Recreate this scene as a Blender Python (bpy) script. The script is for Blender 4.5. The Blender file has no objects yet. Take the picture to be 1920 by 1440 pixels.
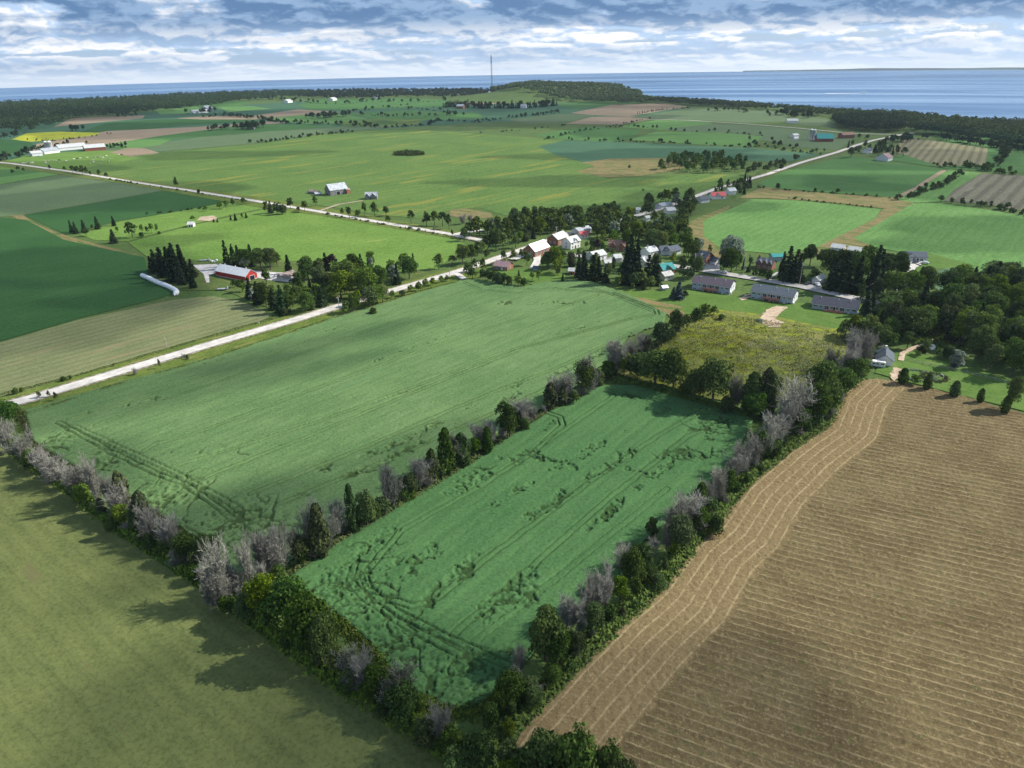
import bpy, math, random
import numpy as np
from mathutils import Vector, Matrix
random.seed(7); np.random.seed(7)
S = bpy.context.scene
COL = S.collection
# ------------------------------------------------------------------ camera
CAM_H = 120.0; FPX = 1331.0; PITCH = 24.95; ROLL = -1.04
RT = Matrix.Rotation(math.radians(90-PITCH), 3, 'X') @ Matrix.Rotation(math.radians(ROLL), 3, 'Z')
cd = bpy.data.cameras.new('camera'); cam = bpy.data.objects.new('camera', cd); COL.objects.link(cam)
cd.sensor_width = 36; cd.lens = 36*FPX/1920; cd.clip_start = 1; cd.clip_end = 60000
cam.matrix_world = Matrix.Translation((0, 0, CAM_H)) @ RT.to_4x4()
S.camera = cam
S.view_settings.view_transform = 'Standard'; S.view_settings.look = 'None'
S.view_settings.exposure = 0.62; S.view_settings.gamma = 1; S.view_settings.use_curve_mapping = False
# ------------------------------------------------------------------ sun and sky
AZ, EL = math.radians(12), math.radians(38)          # sun stands to the right, a little ahead
SUND = Vector((math.cos(AZ)*math.cos(EL), math.sin(AZ)*math.cos(EL), math.sin(EL)))
sl = bpy.data.lights.new('sun', 'SUN'); sl.energy = 5.0; sl.angle = math.radians(0.53); sl.color = (1, .95, .86)
so = bpy.data.objects.new('sun', sl); COL.objects.link(so)
so.rotation_euler = SUND.to_track_quat('Z', 'Y').to_euler(); so.location = (0, 0, 400)
W = bpy.data.worlds.new('World'); S.world = W; W.use_nodes = True
def nodes_of(tree):
    nt = tree; nt.nodes.clear()
    def n(t, **k):
        x = nt.nodes.new(t)
        for a, b in k.items(): setattr(x, a, b)
        return x
    def sock(x): return x if isinstance(x, bpy.types.NodeSocket) else (x.outputs[0] if x is not None else None)
    def put(dst, v):
        if v is None: return
        if isinstance(v, (bpy.types.Node, bpy.types.NodeSocket)): nt.links.new(sock(v), dst)
        else: dst.default_value = v
    def math_(op, a, b=None, c=None, clamp=False):
        m = n('ShaderNodeMath', operation=op); m.use_clamp = clamp
        for i, v in enumerate((a, b, c)): put(m.inputs[i], v)
        return m.outputs[0]
    def mix(fac, a, b, typ='MIX'):
        m = n('ShaderNodeMix', data_type='RGBA', blend_type=typ)
        put(m.inputs[0], fac); put(m.inputs[6], a if not isinstance(a, tuple) else (*a[:3], 1)); put(m.inputs[7], b if not isinstance(b, tuple) else (*b[:3], 1))
        return m.outputs[2]
    def noise(vec, scale, detail=3, rough=.55, dist=0):
        m = n('ShaderNodeTexNoise'); put(m.inputs['Vector'], vec); put(m.inputs['Scale'], scale)
        put(m.inputs['Detail'], detail); put(m.inputs['Roughness'], rough); put(m.inputs['Distortion'], dist)
        return m.outputs[0]
    def ramp(v, a, b, smooth=True):
        m = n('ShaderNodeMapRange'); m.interpolation_type = 'SMOOTHSTEP' if smooth else 'LINEAR'; m.clamp = True
        put(m.inputs[0], v); put(m.inputs[1], a); put(m.inputs[2], b); return m.outputs[0]
    def mapping(vec, rot=0, scale=(1, 1, 1), loc=(0, 0, 0)):
        m = n('ShaderNodeMapping'); put(m.inputs[0], vec); put(m.inputs[1], loc); put(m.inputs[2], (0, 0, rot)); put(m.inputs[3], scale)
        return m.outputs[0]
    return nt, n, put, math_, mix, noise, ramp, mapping
nt, n, put, M_, mix, noise, ramp, mapping = nodes_of(W.node_tree)
tc = n('ShaderNodeTexCoord'); sep = n('ShaderNodeSeparateXYZ'); put(sep.inputs[0], tc.outputs['Generated'])
z = sep.outputs[2]
sky = n('ShaderNodeTexSky'); sky.sky_type = 'NISHITA'; sky.sun_disc = False
sky.sun_elevation = EL; sky.sun_rotation = math.pi/2 - AZ; sky.altitude = 100; sky.ozone_density = 2
cmb = n('ShaderNodeCombineXYZ'); put(cmb.inputs[0], sep.outputs[0]); put(cmb.inputs[1], sep.outputs[1]); put(cmb.inputs[2], M_('MAXIMUM', z, .03))
put(sky.inputs[0], cmb)
zz = M_('ADD', M_('MAXIMUM', z, -.03), .062)                  # a cloud deck seen in perspective, down past the dipped horizon
px_ = M_('DIVIDE', sep.outputs[0], zz); py_ = M_('DIVIDE', sep.outputs[1], zz)
P = n('ShaderNodeCombineXYZ'); put(P.inputs[0], px_); put(P.inputs[1], py_); P = P.outputs[0]
big = noise(mapping(P, 0, (.21, .34, 1), (4.3, 9.1, 0)), 1.0, 5, .5, .2)
puff = noise(mapping(P, .3, (.5, .6, 1), (1.3, 2.1, 0)), 1.6, 6, .55, .3)
# heaped cumulus: rounded lumps in azimuth and elevation, lit on their upper edges, grey-blue at their bases
az = M_('DIVIDE', sep.outputs[0], M_('MAXIMUM', sep.outputs[1], .2))
A = n('ShaderNodeCombineXYZ'); put(A.inputs[0], az); put(A.inputs[1], M_('MULTIPLY', M_('POWER', M_('MAXIMUM', M_('ADD', z, .030), 0), .55), 1.5)); A = A.outputs[0]
warp = n('ShaderNodeTexNoise'); put(warp.inputs['Vector'], A); put(warp.inputs['Scale'], 16); put(warp.inputs['Detail'], 5)
wv = n('ShaderNodeVectorMath', operation='MULTIPLY_ADD'); put(wv.inputs[0], warp.outputs['Color']); put(wv.inputs[1], (.045, .030, 0)); put(wv.inputs[2], A)
def lumps(off, det):
    return noise(mapping(wv.outputs[0], 0, (1, 1.0, 1), (.37+off[0], .2+off[1], 0)), 9, det, .56)
lump = lumps((0, 0), 7); lump2 = lumps((.005, .014), 5)
shade = ramp(M_('SUBTRACT', lump, lump2), -.05, .06)
hi = ramp(z, .012, .046)
dens = M_('ADD', M_('MULTIPLY', big, .58), M_('ADD', M_('MULTIPLY', puff, .10), M_('MULTIPLY', lump, .58)))
dens = M_('ADD', dens, M_('MULTIPLY', hi, .115))
cover = ramp(dens, .53, .585)
cover = M_('MAXIMUM', cover, ramp(z, .000, -.016))
thick = M_('MULTIPLY', ramp(dens, .61, .70), M_('ADD', .30, M_('MULTIPLY', hi, .70)))
white = mix(ramp(z, -.02, .03), (9.2, 9.5, 9.9), (10.2, 9.9, 9.5))
body = mix(shade, (4.4, 5.9, 8.0), white)
dark = mix(shade, (1.1, 2.1, 3.8), (2.6, 3.9, 5.8))
cloud = mix(thick, body, dark)
gap = mix(.7, sky, (3.6, 5.3, 7.8))
out = mix(cover, gap, cloud)
out = mix(M_('MULTIPLY', ramp(z, -.002, -.026), .85), out, (8.8, 9.4, 10.0))
high = ramp(z, .10, .45)                                       # overhead: broken bright cumulus, even on average
out = mix(M_('MULTIPLY', high, .6), out, mix(ramp(puff, .45, .6), gap, (6, 5.9, 5.7)))
bg = n('ShaderNodeBackground'); put(bg.inputs[0], out); put(bg.inputs[1], .08)
wo = n('ShaderNodeOutputWorld'); put(wo.inputs[0], bg)
# ------------------------------------------------------------------ pixel <-> place
def ray(px, py): return RT @ Vector(((px-960)/FPX, -(py-720)/FPX, -1.0))
def at(px, py, zz=0.0):
    d = ray(px, py); t = (zz-CAM_H)/d.z; return Vector((d.x*t, d.y*t, zz))
def proj(p):
    c = RT.transposed() @ (Vector(p)-Vector((0, 0, CAM_H))); return 960+FPX*c.x/-c.z, 720-FPX*c.y/-c.z
def rise(px, py, pytop):                                       # metres of a post whose foot is at px,py and top at pytop
    b = at(px, py); c = RT.transposed() @ (b-Vector((0, 0, CAM_H))); u = RT.transposed() @ Vector((0, 0, 1))
    k = (720-pytop)/FPX; return (-k*c.z-c.y)/(u.y+k*u.z)
def mpp(px, py):                                               # metres per pixel there
    b = at(px, py); c = RT.transposed() @ (b-Vector((0, 0, CAM_H))); return -c.z/FPX
# ------------------------------------------------------------------ objects
def tag(o, label=None, cat=None, group=None, kind=None):
    if label: o['label'] = label
    if cat: o['category'] = cat
    if group: o['group'] = group
    if kind: o['kind'] = kind
    return o
def empty(name, loc, rz=0):
    o = bpy.data.objects.new(name, None); COL.objects.link(o); o.location = loc; o.rotation_euler = (0, 0, rz); o.empty_display_size = .5
    return o
def link(name, me, parent=None, mat=None):
    o = bpy.data.objects.new(name, me); COL.objects.link(o)
    if parent is not None: o.parent = parent
    if mat is not None:
        if not me.materials: me.materials.append(mat)
        if me.materials[0] is not mat:
            o.material_slots[0].link = 'OBJECT'; o.material_slots[0].material = mat
    return o
def np_mesh(name, V, F, mat=None, smooth=False, attrs=None):
    V = np.asarray(V, dtype=np.float32); F = np.asarray(F, dtype=np.int32); k = F.shape[1]
    me = bpy.data.meshes.new(name); me.vertices.add(len(V)); me.vertices.foreach_set('co', V.ravel())
    me.loops.add(F.size); me.loops.foreach_set('vertex_index', F.ravel())
    me.polygons.add(len(F)); me.polygons.foreach_set('loop_start', np.arange(0, F.size, k, dtype=np.int32))
    if smooth: me.polygons.foreach_set('use_smooth', np.ones(len(F), dtype=bool))
    if attrs:
        for nm, a in attrs.items():
            t = me.attributes.new(nm, 'FLOAT', 'POINT'); t.data.foreach_set('value', np.asarray(a, dtype=np.float32))
    me.update(calc_edges=True)
    if mat: me.materials.append(mat)
    return me
class MB:
    def __init__(s): s.v = []; s.f = []
    def poly(s, *pts):
        b = len(s.v); s.v += [tuple(p) for p in pts]; s.f.append(tuple(range(b, b+len(pts)))); return s
    def box(s, x0, x1, y0, y1, z0, z1):
        b = len(s.v); s.v += [(x0,y0,z0),(x1,y0,z0),(x1,y1,z0),(x0,y1,z0),(x0,y0,z1),(x1,y0,z1),(x1,y1,z1),(x0,y1,z1)]
        s.f += [tuple(b+i for i in q) for q in ((0,3,2,1),(4,5,6,7),(0,1,5,4),(1,2,6,5),(2,3,7,6),(3,0,4,7))]; return s
    def tube(s, pts, rad, k=6, cap=True):
        pts = [Vector(p) for p in pts]; rr = rad if isinstance(rad, (list, tuple)) else [rad]*len(pts); b = len(s.v)
        for i, p in enumerate(pts):
            d = (pts[min(i+1, len(pts)-1)]-pts[max(i-1, 0)]).normalized()
            a = d.cross(Vector((0, 0, 1)) if abs(d.z) < .9 else Vector((1, 0, 0))).normalized(); c = d.cross(a)
            for j in range(k):
                t = 2*math.pi*j/k; s.v.append(tuple(p+(a*math.cos(t)+c*math.sin(t))*rr[i]))
        for i in range(len(pts)-1):
            for j in range(k):
                s.f.append((b+i*k+j, b+i*k+(j+1) % k, b+(i+1)*k+(j+1) % k, b+(i+1)*k+j))
        if cap: s.f.append(tuple(b+j for j in range(k))); s.f.append(tuple(b+(len(pts)-1)*k+j for j in reversed(range(k))))
        return s
    def mesh(s, name, mat=None, smooth=False):
        me = bpy.data.meshes.new(name); me.from_pydata(s.v, [], s.f); me.update()
        if mat: me.materials.append(mat)
        if smooth: me.polygons.foreach_set('use_smooth', [True]*len(me.polygons))
        return me
    def build(s, name, mat, parent=None, smooth=False): return link(name, s.mesh(name, mat, smooth), parent)
# ------------------------------------------------------------------ materials
def new_mat(name):
    m = bpy.data.materials.new(name); m.use_nodes = True
    return (m,)+nodes_of(m.node_tree)
def finish(n, put, col, rough=.9, spec=.2, bump=None, bstr=.3, bdist=.3, metal=0):
    b = n('ShaderNodeBsdfPrincipled'); put(b.inputs['Base Color'], col if not isinstance(col, tuple) else (*col[:3], 1)); put(b.inputs['Roughness'], rough)
    put(b.inputs['Specular IOR Level'], spec); put(b.inputs['Metallic'], metal)
    if bump is not None:
        bp = n('ShaderNodeBump'); put(bp.inputs['Height'], bump); put(bp.inputs['Strength'], bstr); put(bp.inputs['Distance'], bdist)
        put(b.inputs['Normal'], bp)
    o = n('ShaderNodeOutputMaterial'); put(o.inputs[0], b); return b
def plain(name, c, var=.12, scale=1.5, rough=.7, spec=.3, metal=0, lines=None):
    m, nt, n, put, M_, mix, noise, ramp, mapping = new_mat(name)
    tc = n('ShaderNodeTexCoord').outputs['Object']
    f = noise(tc, scale, 4, .6)
    c2 = tuple(x*(1-2.2*var) for x in c); c3 = tuple(min(1, x*(1+var)) for x in c)
    col = mix(ramp(f, .3, .7), c2, c3); bump = f
    if lines:                                                  # cladding, ribbed steel or shingle courses: relief and darker grooves
        sp = n('ShaderNodeSeparateXYZ'); put(sp.inputs[0], tc)
        w = M_('FRACT', M_('MULTIPLY', sp.outputs[lines[0]], 1/lines[1]))
        bump = ramp(w, 0, .25); col = mix(M_('MULTIPLY', M_('SUBTRACT', 1, bump), lines[2]), col, tuple(x*.45 for x in c))
    finish(n, put, col, rough, spec, bump, .35, .05, metal); return m
def field_mat(name, c1, c2, ang=0, period=0, amt=.25, blotch=40, c3=None, c3cov=.0, fine=1.2, stretch=6, bump=.35, bd=.25, wob=.0, soil_shade=None, rough=.95):
    """crop or grass: two tones in blotches stretched along the rows, grain, rows, a third tone in patches"""
    m, nt, n, put, M_, mix, noise, ramp, mapping = new_mat(name)
    tc = n('ShaderNodeTexCoord').outputs['Object']
    rt = mapping(tc, -ang)
    st = mapping(tc, -ang, (1/stretch, 1, 1)) if False else None
    v = n('ShaderNodeVectorMath', operation='MULTIPLY'); put(v.inputs[0], rt); put(v.inputs[1], (1/stretch, 1, 1)); st = v.outputs[0]
    bl = noise(tc, 1/blotch, 4, .6); sn = noise(st, 1/2.6, 4, .65); fi = noise(tc, 1/fine, 3, .7)
    f = M_('ADD', M_('MULTIPLY', bl, .55), M_('MULTIPLY', sn, .45))
    col = mix(ramp(f, .36, .64), c1, c2)
    col = mix(M_('MULTIPLY', ramp(fi, .35, .7), .32), col, tuple(x*1.65 for x in c2))
    col = mix(M_('MULTIPLY', ramp(fi, .5, .25), .4), col, tuple(x*.42 for x in c1))
    h = M_('ADD', fi, M_('MULTIPLY', sn, 1.0))
    if period:
        sp = n('ShaderNodeSeparateXYZ'); put(sp.inputs[0], rt)
        y = sp.outputs[1]
        y = M_('ADD', y, M_('MULTIPLY', M_('SUBTRACT', sn, .5), period*.5+wob))
        w = M_('SINE', M_('MULTIPLY', y, 2*math.pi/period))
        w = ramp(w, -.5, .9)
        col = mix(M_('MULTIPLY', w, amt), col, tuple(x*.45 for x in c1))
        h = M_('SUBTRACT', h, M_('MULTIPLY', w, .5))
    if c3:
        pn = noise(st, 1/(blotch*.35), 5, .62)
        col = mix(ramp(pn, .66-c3cov*.3, .74-c3cov*.3), col, c3)
    if soil_shade:
        a = n('ShaderNodeAttribute', attribute_name='soil_shade').outputs['Fac']
        col = mix(a, col, soil_shade)  # soil in wheel tracks, painted shade in lodged hollows
    finish(n, put, col, rough, .08, h, bump, bd); return m
def leaf_mat(name, c1, c2, tr=.25):
    m, nt, n, put, M_, mix, noise, ramp, mapping = new_mat(name)
    tc = n('ShaderNodeTexCoord').outputs['Object']; oi = n('ShaderNodeObjectInfo').outputs['Random']
    g = n('ShaderNodeNewGeometry').outputs['Random Per Island']
    cl = noise(tc, .55, 3, .6)
    f = M_('ADD', M_('MULTIPLY', cl, .6), M_('MULTIPLY', g, .4))
    col = mix(ramp(f, .3, .7), c1, c2)
    hs = n('ShaderNodeHueSaturation'); put(hs.inputs['Color'], col)
    put(hs.inputs['Hue'], M_('ADD', .478, M_('MULTIPLY', oi, .035))); put(hs.inputs['Saturation'], M_('ADD', .8, M_('MULTIPLY', M_('FRACT', M_('MULTIPLY', oi, 7.3)), .35)))
    put(hs.inputs['Value'], M_('ADD', .72, M_('MULTIPLY', M_('FRACT', M_('MULTIPLY', oi, 13.7)), .55)))
    d = n('ShaderNodeBsdfDiffuse'); put(d.inputs[0], hs); t = n('ShaderNodeBsdfTranslucent'); put(t.inputs[0], hs)
    ms = n('ShaderNodeMixShader'); put(ms.inputs[0], tr); put(ms.inputs[1], d); put(ms.inputs[2], t)
    o = n('ShaderNodeOutputMaterial'); put(o.inputs[0], ms); return m
MT = dict(
 leaf_dark=leaf_mat('leaf_dark', (.034, .066, .018), (.085, .138, .034)),
 leaf_mid=leaf_mat('leaf_mid', (.046, .086, .020), (.125, .190, .036)),
 leaf_light=leaf_mat('leaf_light', (.070, .12, .018), (.17, .23, .035)),
 leaf_olive=leaf_mat('leaf_olive', (.045, .065, .028), (.10, .12, .045)),
 leaf_silver=leaf_mat('leaf_silver', (.12, .16, .11), (.30, .36, .27)),
 needle=leaf_mat('needle', (.016, .034, .016), (.038, .068, .026), .1),
 needle_blue=leaf_mat('needle_blue', (.035, .065, .065), (.09, .14, .14), .1),
 leaf_purple=leaf_mat('leaf_purple', (.03, .018, .02), (.07, .035, .04)),
 leaf_far=leaf_mat('leaf_far', (.020, .044, .018), (.048, .086, .030), .15),
 leaf_wood=leaf_mat('leaf_wood', (.042, .080, .022), (.110, .165, .040), .15),
 weed=leaf_mat('weed', (.05, .09, .02), (.16, .19, .04)),
 twig=leaf_mat('twig', (.150, .148, .125), (.38, .375, .325), .05),
 bark=plain('bark', (.12, .10, .085), .3, 3, .95, .1),
 white=plain('white_paint', (.74, .74, .72), .06, .6, .6),
 steel=plain('white_steel_roof', (.78, .78, .77), .05, .4, .42, .4, 0, (0, .6, .25)),
 steel_dull=plain('dull_pale_steel_roof', (.50, .51, .50), .1, .5, .5, .4, 0, (0, .6, .25)),
 steel_grey=plain('weathered_steel', (.42, .45, .48), .14, .5, .5, .4, .2, (0, .6, .3)),
 rust=plain('rusty_steel', (.30, .24, .21), .35, .6, .7, .3, .1, (0, .6, .3)),
 red=plain('red_steel_siding', (.42, .035, .030), .12, .7, .6, .3, 0, (0, .5, .25)),
 brick=plain('red_brick', (.29, .14, .095), .25, 5, .9, .1, 0, (2, .25, .25)),
 pinkroof=plain('mauve_shingle', (.30, .20, .21), .15, 2, .85, .15, 0, (2, .2, .25)),
 brownroof=plain('brown_shingle', (.27, .17, .13), .2, 2, .85, .15, 0, (2, .2, .25)),
 darkroof=plain('charcoal_shingle', (.058, .062, .085), .15, 2, .85, .2, 0, (2, .2, .25)),
 greyroof=plain('slate_grey_shingle', (.095, .115, .140), .15, 2, .85, .2, 0, (2, .2, .25)),
 mauvegrey=plain('violet_grey_shingle', (.095, .080, .100), .15, 2, .85, .2, 0, (2, .2, .25)),
 tealroof=plain('teal_steel_roof', (.02, .24, .23), .12, .8, .45, .4, 0, (0, .5, .2)),
 redroof=plain('red_steel_roof', (.52, .10, .10), .12, .8, .5, .4, 0, (0, .5, .2)),
 cream=plain('cream_siding', (.62, .58, .46), .08, .8, .8, .2, 0, (2, .22, .25)),
 vinyl=plain('blue_and_shade_siding', (.36, .43, .52), .07, .8, .7, .3, 0, (2, .22, .25)),  # on row house fronts the blue cast is shade put into the colour
 vinylw=plain('pale_grey_vinyl_siding', (.60, .62, .64), .07, .8, .7, .3, 0, (2, .22, .25)),
 barnwood=plain('weathered_barn_board', (.24, .23, .235), .3, 1.2, .95, .1, 0, (0, .35, .5)),
 mud=plain('rusty_red_board', (.30, .10, .07), .3, 1.2, .95, .1, 0, (0, .35, .4)),
 wood=plain('deck_wood', (.36, .17, .12), .2, 2, .85, .15),
 concrete=plain('concrete', (.48, .47, .45), .15, .7, .85, .2),
 glass=plain('window_glass', (.03, .04, .05), .1, .5, .12, .8),
 dark=plain('painted_dark_doorway', (.018, .018, .020), .1, .5, .9, .1),  # flat near-black door panels; the unlit inside is put into the colour
 rubber=plain('black_rubber', (.02, .02, .02), .1, 2, .8, .2),
 plastic=plain('white_silage_wrap', (.80, .81, .82), .07, .5, .4, .4, 0, (0, 1.4, .25)),
 pole=plain('grey_wooden_pole', (.42, .39, .35), .2, 2, .9, .1),
 wire=plain('dark_wire', (.05, .05, .05), .1, 2, .6, .3),
 hide_white=plain('white_hide', (.62, .58, .50), .2, 2, .9, .1),
 hide_dark=plain('dark_hide', (.06, .05, .045), .2, 2, .9, .1),
)
for k, c in dict(car_white=(.75, .75, .75), car_dark=(.03, .035, .05), car_red=(.4, .03, .03), car_silver=(.35, .37, .4)).items(): MT[k] = plain(k, c, .03, .5, .25, .6)
# ------------------------------------------------------------------ land, water
RAD = 403000.0                                                 # the lake's surface falls away with distance
GC = field_mat('rough_grass', (.045, .085, .022), (.085, .125, .035), .4, 0, 0, 25, (.13, .14, .05), .1, 1.6, 2, .4, .3)
coast = [(-900,222),(-300,203),(-120,200),(0,195),(200,187),(330,180),(450,176),(560,173),(700,171),(800,171),(880,172),(960,172),(1170,184),(1280,188),(1400,196),(1500,205),(1600,211),(1700,217),(1800,224),(1920,232),(2100,246),(2500,280)]
cw = [at(*p) for p in coast]
ls = [(-4200, 1500, 0)]+[tuple(p) for p in cw]+[(2600, 900, 0), (2600, -900, 0), (-4200, -900, 0)]
MB().poly(*[(x, y, 0) for x, y, _ in reversed(ls)]).build('ground', GC)['kind'] = 'structure'
m = MB()
for a, b in zip(ls[1:-3], ls[2:-2]): m.poly((a[0], a[1], 0), (b[0], b[1], 0), (b[0]+8, b[1]+20, -14), (a[0]+8, a[1]+20, -14))
m.build('shore_bank', GC)['kind'] = 'structure'
mw, nt, n, put, M_, mix, noise, ramp, mapping = new_mat('lake_water')
tc = n('ShaderNodeTexCoord').outputs['Object']
w1 = noise(mapping(tc, .05, (.00013, .0012, 1)), 1, 5, .6); w2 = noise(mapping(tc, .1, (.02, .05, 1)), 1, 4, .7)
light_band = ramp(w1, .42, .66)
col = mix(light_band, (.035, .115, .25), (.19, .31, .46))  # bright bands and sheen on the lake painted into its colour
b = finish(n, put, col, M_('ADD', .34, M_('MULTIPLY', light_band, -.10)), .5, w2, .4, 6)
V = []; F = []
rs = [1000]+[1300*1.12**i for i in range(26)]; angs = np.radians(np.linspace(-78, 78, 90))
for r in rs:
    for a in angs: V.append((r*math.sin(a), r*math.cos(a), -3-r*r/(2*RAD)))
N = len(angs)
for i in range(len(rs)-1):
    for j in range(N-1): F.append((i*N+j, (i+1)*N+j, (i+1)*N+j+1, i*N+j+1))
F = [(a, d, c, b) for a, b, c, d in F]
o = link('water', np_mesh('water', V, F, mw, True)); o['kind'] = 'structure'
# far shore, low and blue on the horizon to the right
fs = MB(); pts = []
for i in range(41):
    a = math.radians(17+i*.75); r = 9000; h = min(1, i/8)*(4+9*math.exp(-((i-12)/4)**2)+9*math.exp(-((i-23)/6)**2)+1.2*math.sin(i*1.3))
    pts.append((r*math.sin(a), r*math.cos(a), h))
for p, q in zip(pts, pts[1:]):
    zb = -3-9000*9000/(2*RAD)-4
    fs.poly((p[0], p[1], zb), (q[0], q[1], zb), (q[0]*1.01, q[1]*1.01, q[2]-96), (p[0]*1.01, p[1]*1.01, p[2]-96))
    fs.poly((p[0]*1.01, p[1]*1.01, p[2]-96), (q[0]*1.01, q[1]*1.01, q[2]-96), (q[0]*1.05, q[1]*1.05, zb), (p[0]*1.05, p[1]*1.05, zb))
fs.build('far_shore', plain('far_shore', (.04, .07, .05), .2, .002))['kind'] = 'structure'
# ------------------------------------------------------------------ fields
def angle(p, q):
    a, b = at(*p), at(*q); return math.atan2(b.y-a.y, b.x-a.x)
LEV = [0]
def dens(pts, step=60):                                        # break long sides a little unevenly so borders are not ruled lines
    out = []
    for i, a in enumerate(pts):
        b = pts[(i+1) % len(pts)]; L = (b-a).length; k = max(1, min(14, int(L/step)))
        for j in range(k):
            p = a.lerp(b, j/k)
            if j: p = p+Vector((random.uniform(-1, 1), random.uniform(-1, 1), 0))*min(1.2, L*.004)
            out.append(p)
    return out
def sheet(name, pts, mat, z=None, wob=True, rag=0):
    LEV[0] += 1; z = .03+.005*LEV[0] if z is None else z
    w = [at(*p) for p in pts]
    if rag:
        w2 = []
        for i, a in enumerate(w):
            b = w[(i+1) % len(w)]; k = max(1, int((b-a).length/1.6)); w2 += [a.lerp(b, j/k)+Vector((random.uniform(-1, 1), random.uniform(-1, 1), 0))*rag*.5 for j in range(k)]
        w = w2
    elif wob: w = dens(w)
    a = sum(w[i].x*w[(i+1) % len(w)].y-w[(i+1) % len(w)].x*w[i].y for i in range(len(w)))
    if a < 0: w.reverse()
    o = MB().poly(*[(p.x, p.y, z) for p in w]).build(name, mat); o['kind'] = 'structure'; return o
A_RIGHT = angle((500,380),(850,441)); A_UP = angle((250,690),(860,508))
g = {}
def fm(key, *a, **k): g[key] = field_mat(key, *a, **k); return g[key]
fm('soy_green', (.060, .116, .028), (.098, .160, .038), A_UP, 14, .10, 70, (.16, .18, .038), .34, 3, 6, .3, .3)
fm('deep_green', (.022, .070, .018), (.034, .092, .026), A_UP+.2, 3, .18, 60, None, 0, 1.3, 10, .4, .3)
fm('bright_pasture', (.078, .150, .026), (.125, .205, .042), A_UP-.4, 0, 0, 45, (.20, .25, .06), .1, 2, 3, .3, .3)
fm('mown_tan', (.115, .135, .060), (.155, .170, .078), A_UP, 5.5, .22, 30, (.20, .17, .09), .25, .9, 12, .45, .25)
fm('mown_olive', (.082, .104, .034), (.112, .130, .044), angle((0,830),(700,1320)), 4.6, .10, 14, (.118, .115, .048), .12, .8, 9, .5, .2)
fm('grey_green', (.075, .115, .055), (.095, .14, .065), A_UP, 9, .15, 60, None, 0, 2, 10)
fm('blue_green', (.040, .095, .055), (.055, .12, .060), A_UP, 9, .12, 60, None, 0, 2, 8)
fm('bare_brown', (.20, .155, .105), (.26, .20, .135), A_UP, 6, .15, 60, (.36, .25, .19), .12, 3, 10)
fm('bare_red', (.32, .17, .12), (.40, .23, .17), A_UP, 0, 0, 60)
fm('canola', (.22, .25, .02), (.36, .36, .03), A_UP, 0, 0, 30, (.09, .17, .03), .25, 4, 6)
fm('tan_weeds', (.13, .115, .045), (.19, .15, .07), A_RIGHT, 0, 0, 16, (.08, .12, .03), .5, 1.2, 3, .7, .5)
fm('fresh_green', (.070, .155, .038), (.105, .205, .058), angle((1560,450),(1655,392)), 7, .10, 50, None, 0, 2, 8)
fm('mid_green', (.045, .115, .03), (.065, .145, .04), A_RIGHT, 8, .10, 50, (.10, .15, .05), .2, 2, 8)
fm('hay_rows', (.15, .145, .080), (.19, .175, .10), angle((1690,290),(1720,262)), 9, .55, 40, None, 0, 2, 8)
fm('hay_rows_grey', (.13, .125, .085), (.17, .16, .11), angle((1770,375),(1840,325)), 11, .5, 40, (.20,.19,.14), .2, 2, 6)
fm('lawn', (.058, .115, .020), (.092, .155, .034), A_RIGHT, 1.6, .10, 14, (.14, .17, .05), .15, .8, 3, .3, .1)
fm('corn', (.065, .125, .060), (.105, .175, .085), angle((1740,530),(1820,498)), 1.8, .25, 20, None, 0, .9, 2, .8, .7)
fm('verge', (.055, .095, .018), (.115, .150, .030), A_UP, 0, 0, 9, (.18, .17, .06), .3, 1.0, 5, .7, .5)
fm('dirt', (.30, .22, .15), (.46, .36, .27), .3, 0, 0, 8, (.10, .13, .04), .35, .8, 3, .5, .2)
fm('scrub', (.05, .09, .02), (.09, .12, .035), 0, 0, 0, 14, (.15, .14, .05), .3, 1.2, 2, .8, .6)
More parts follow.
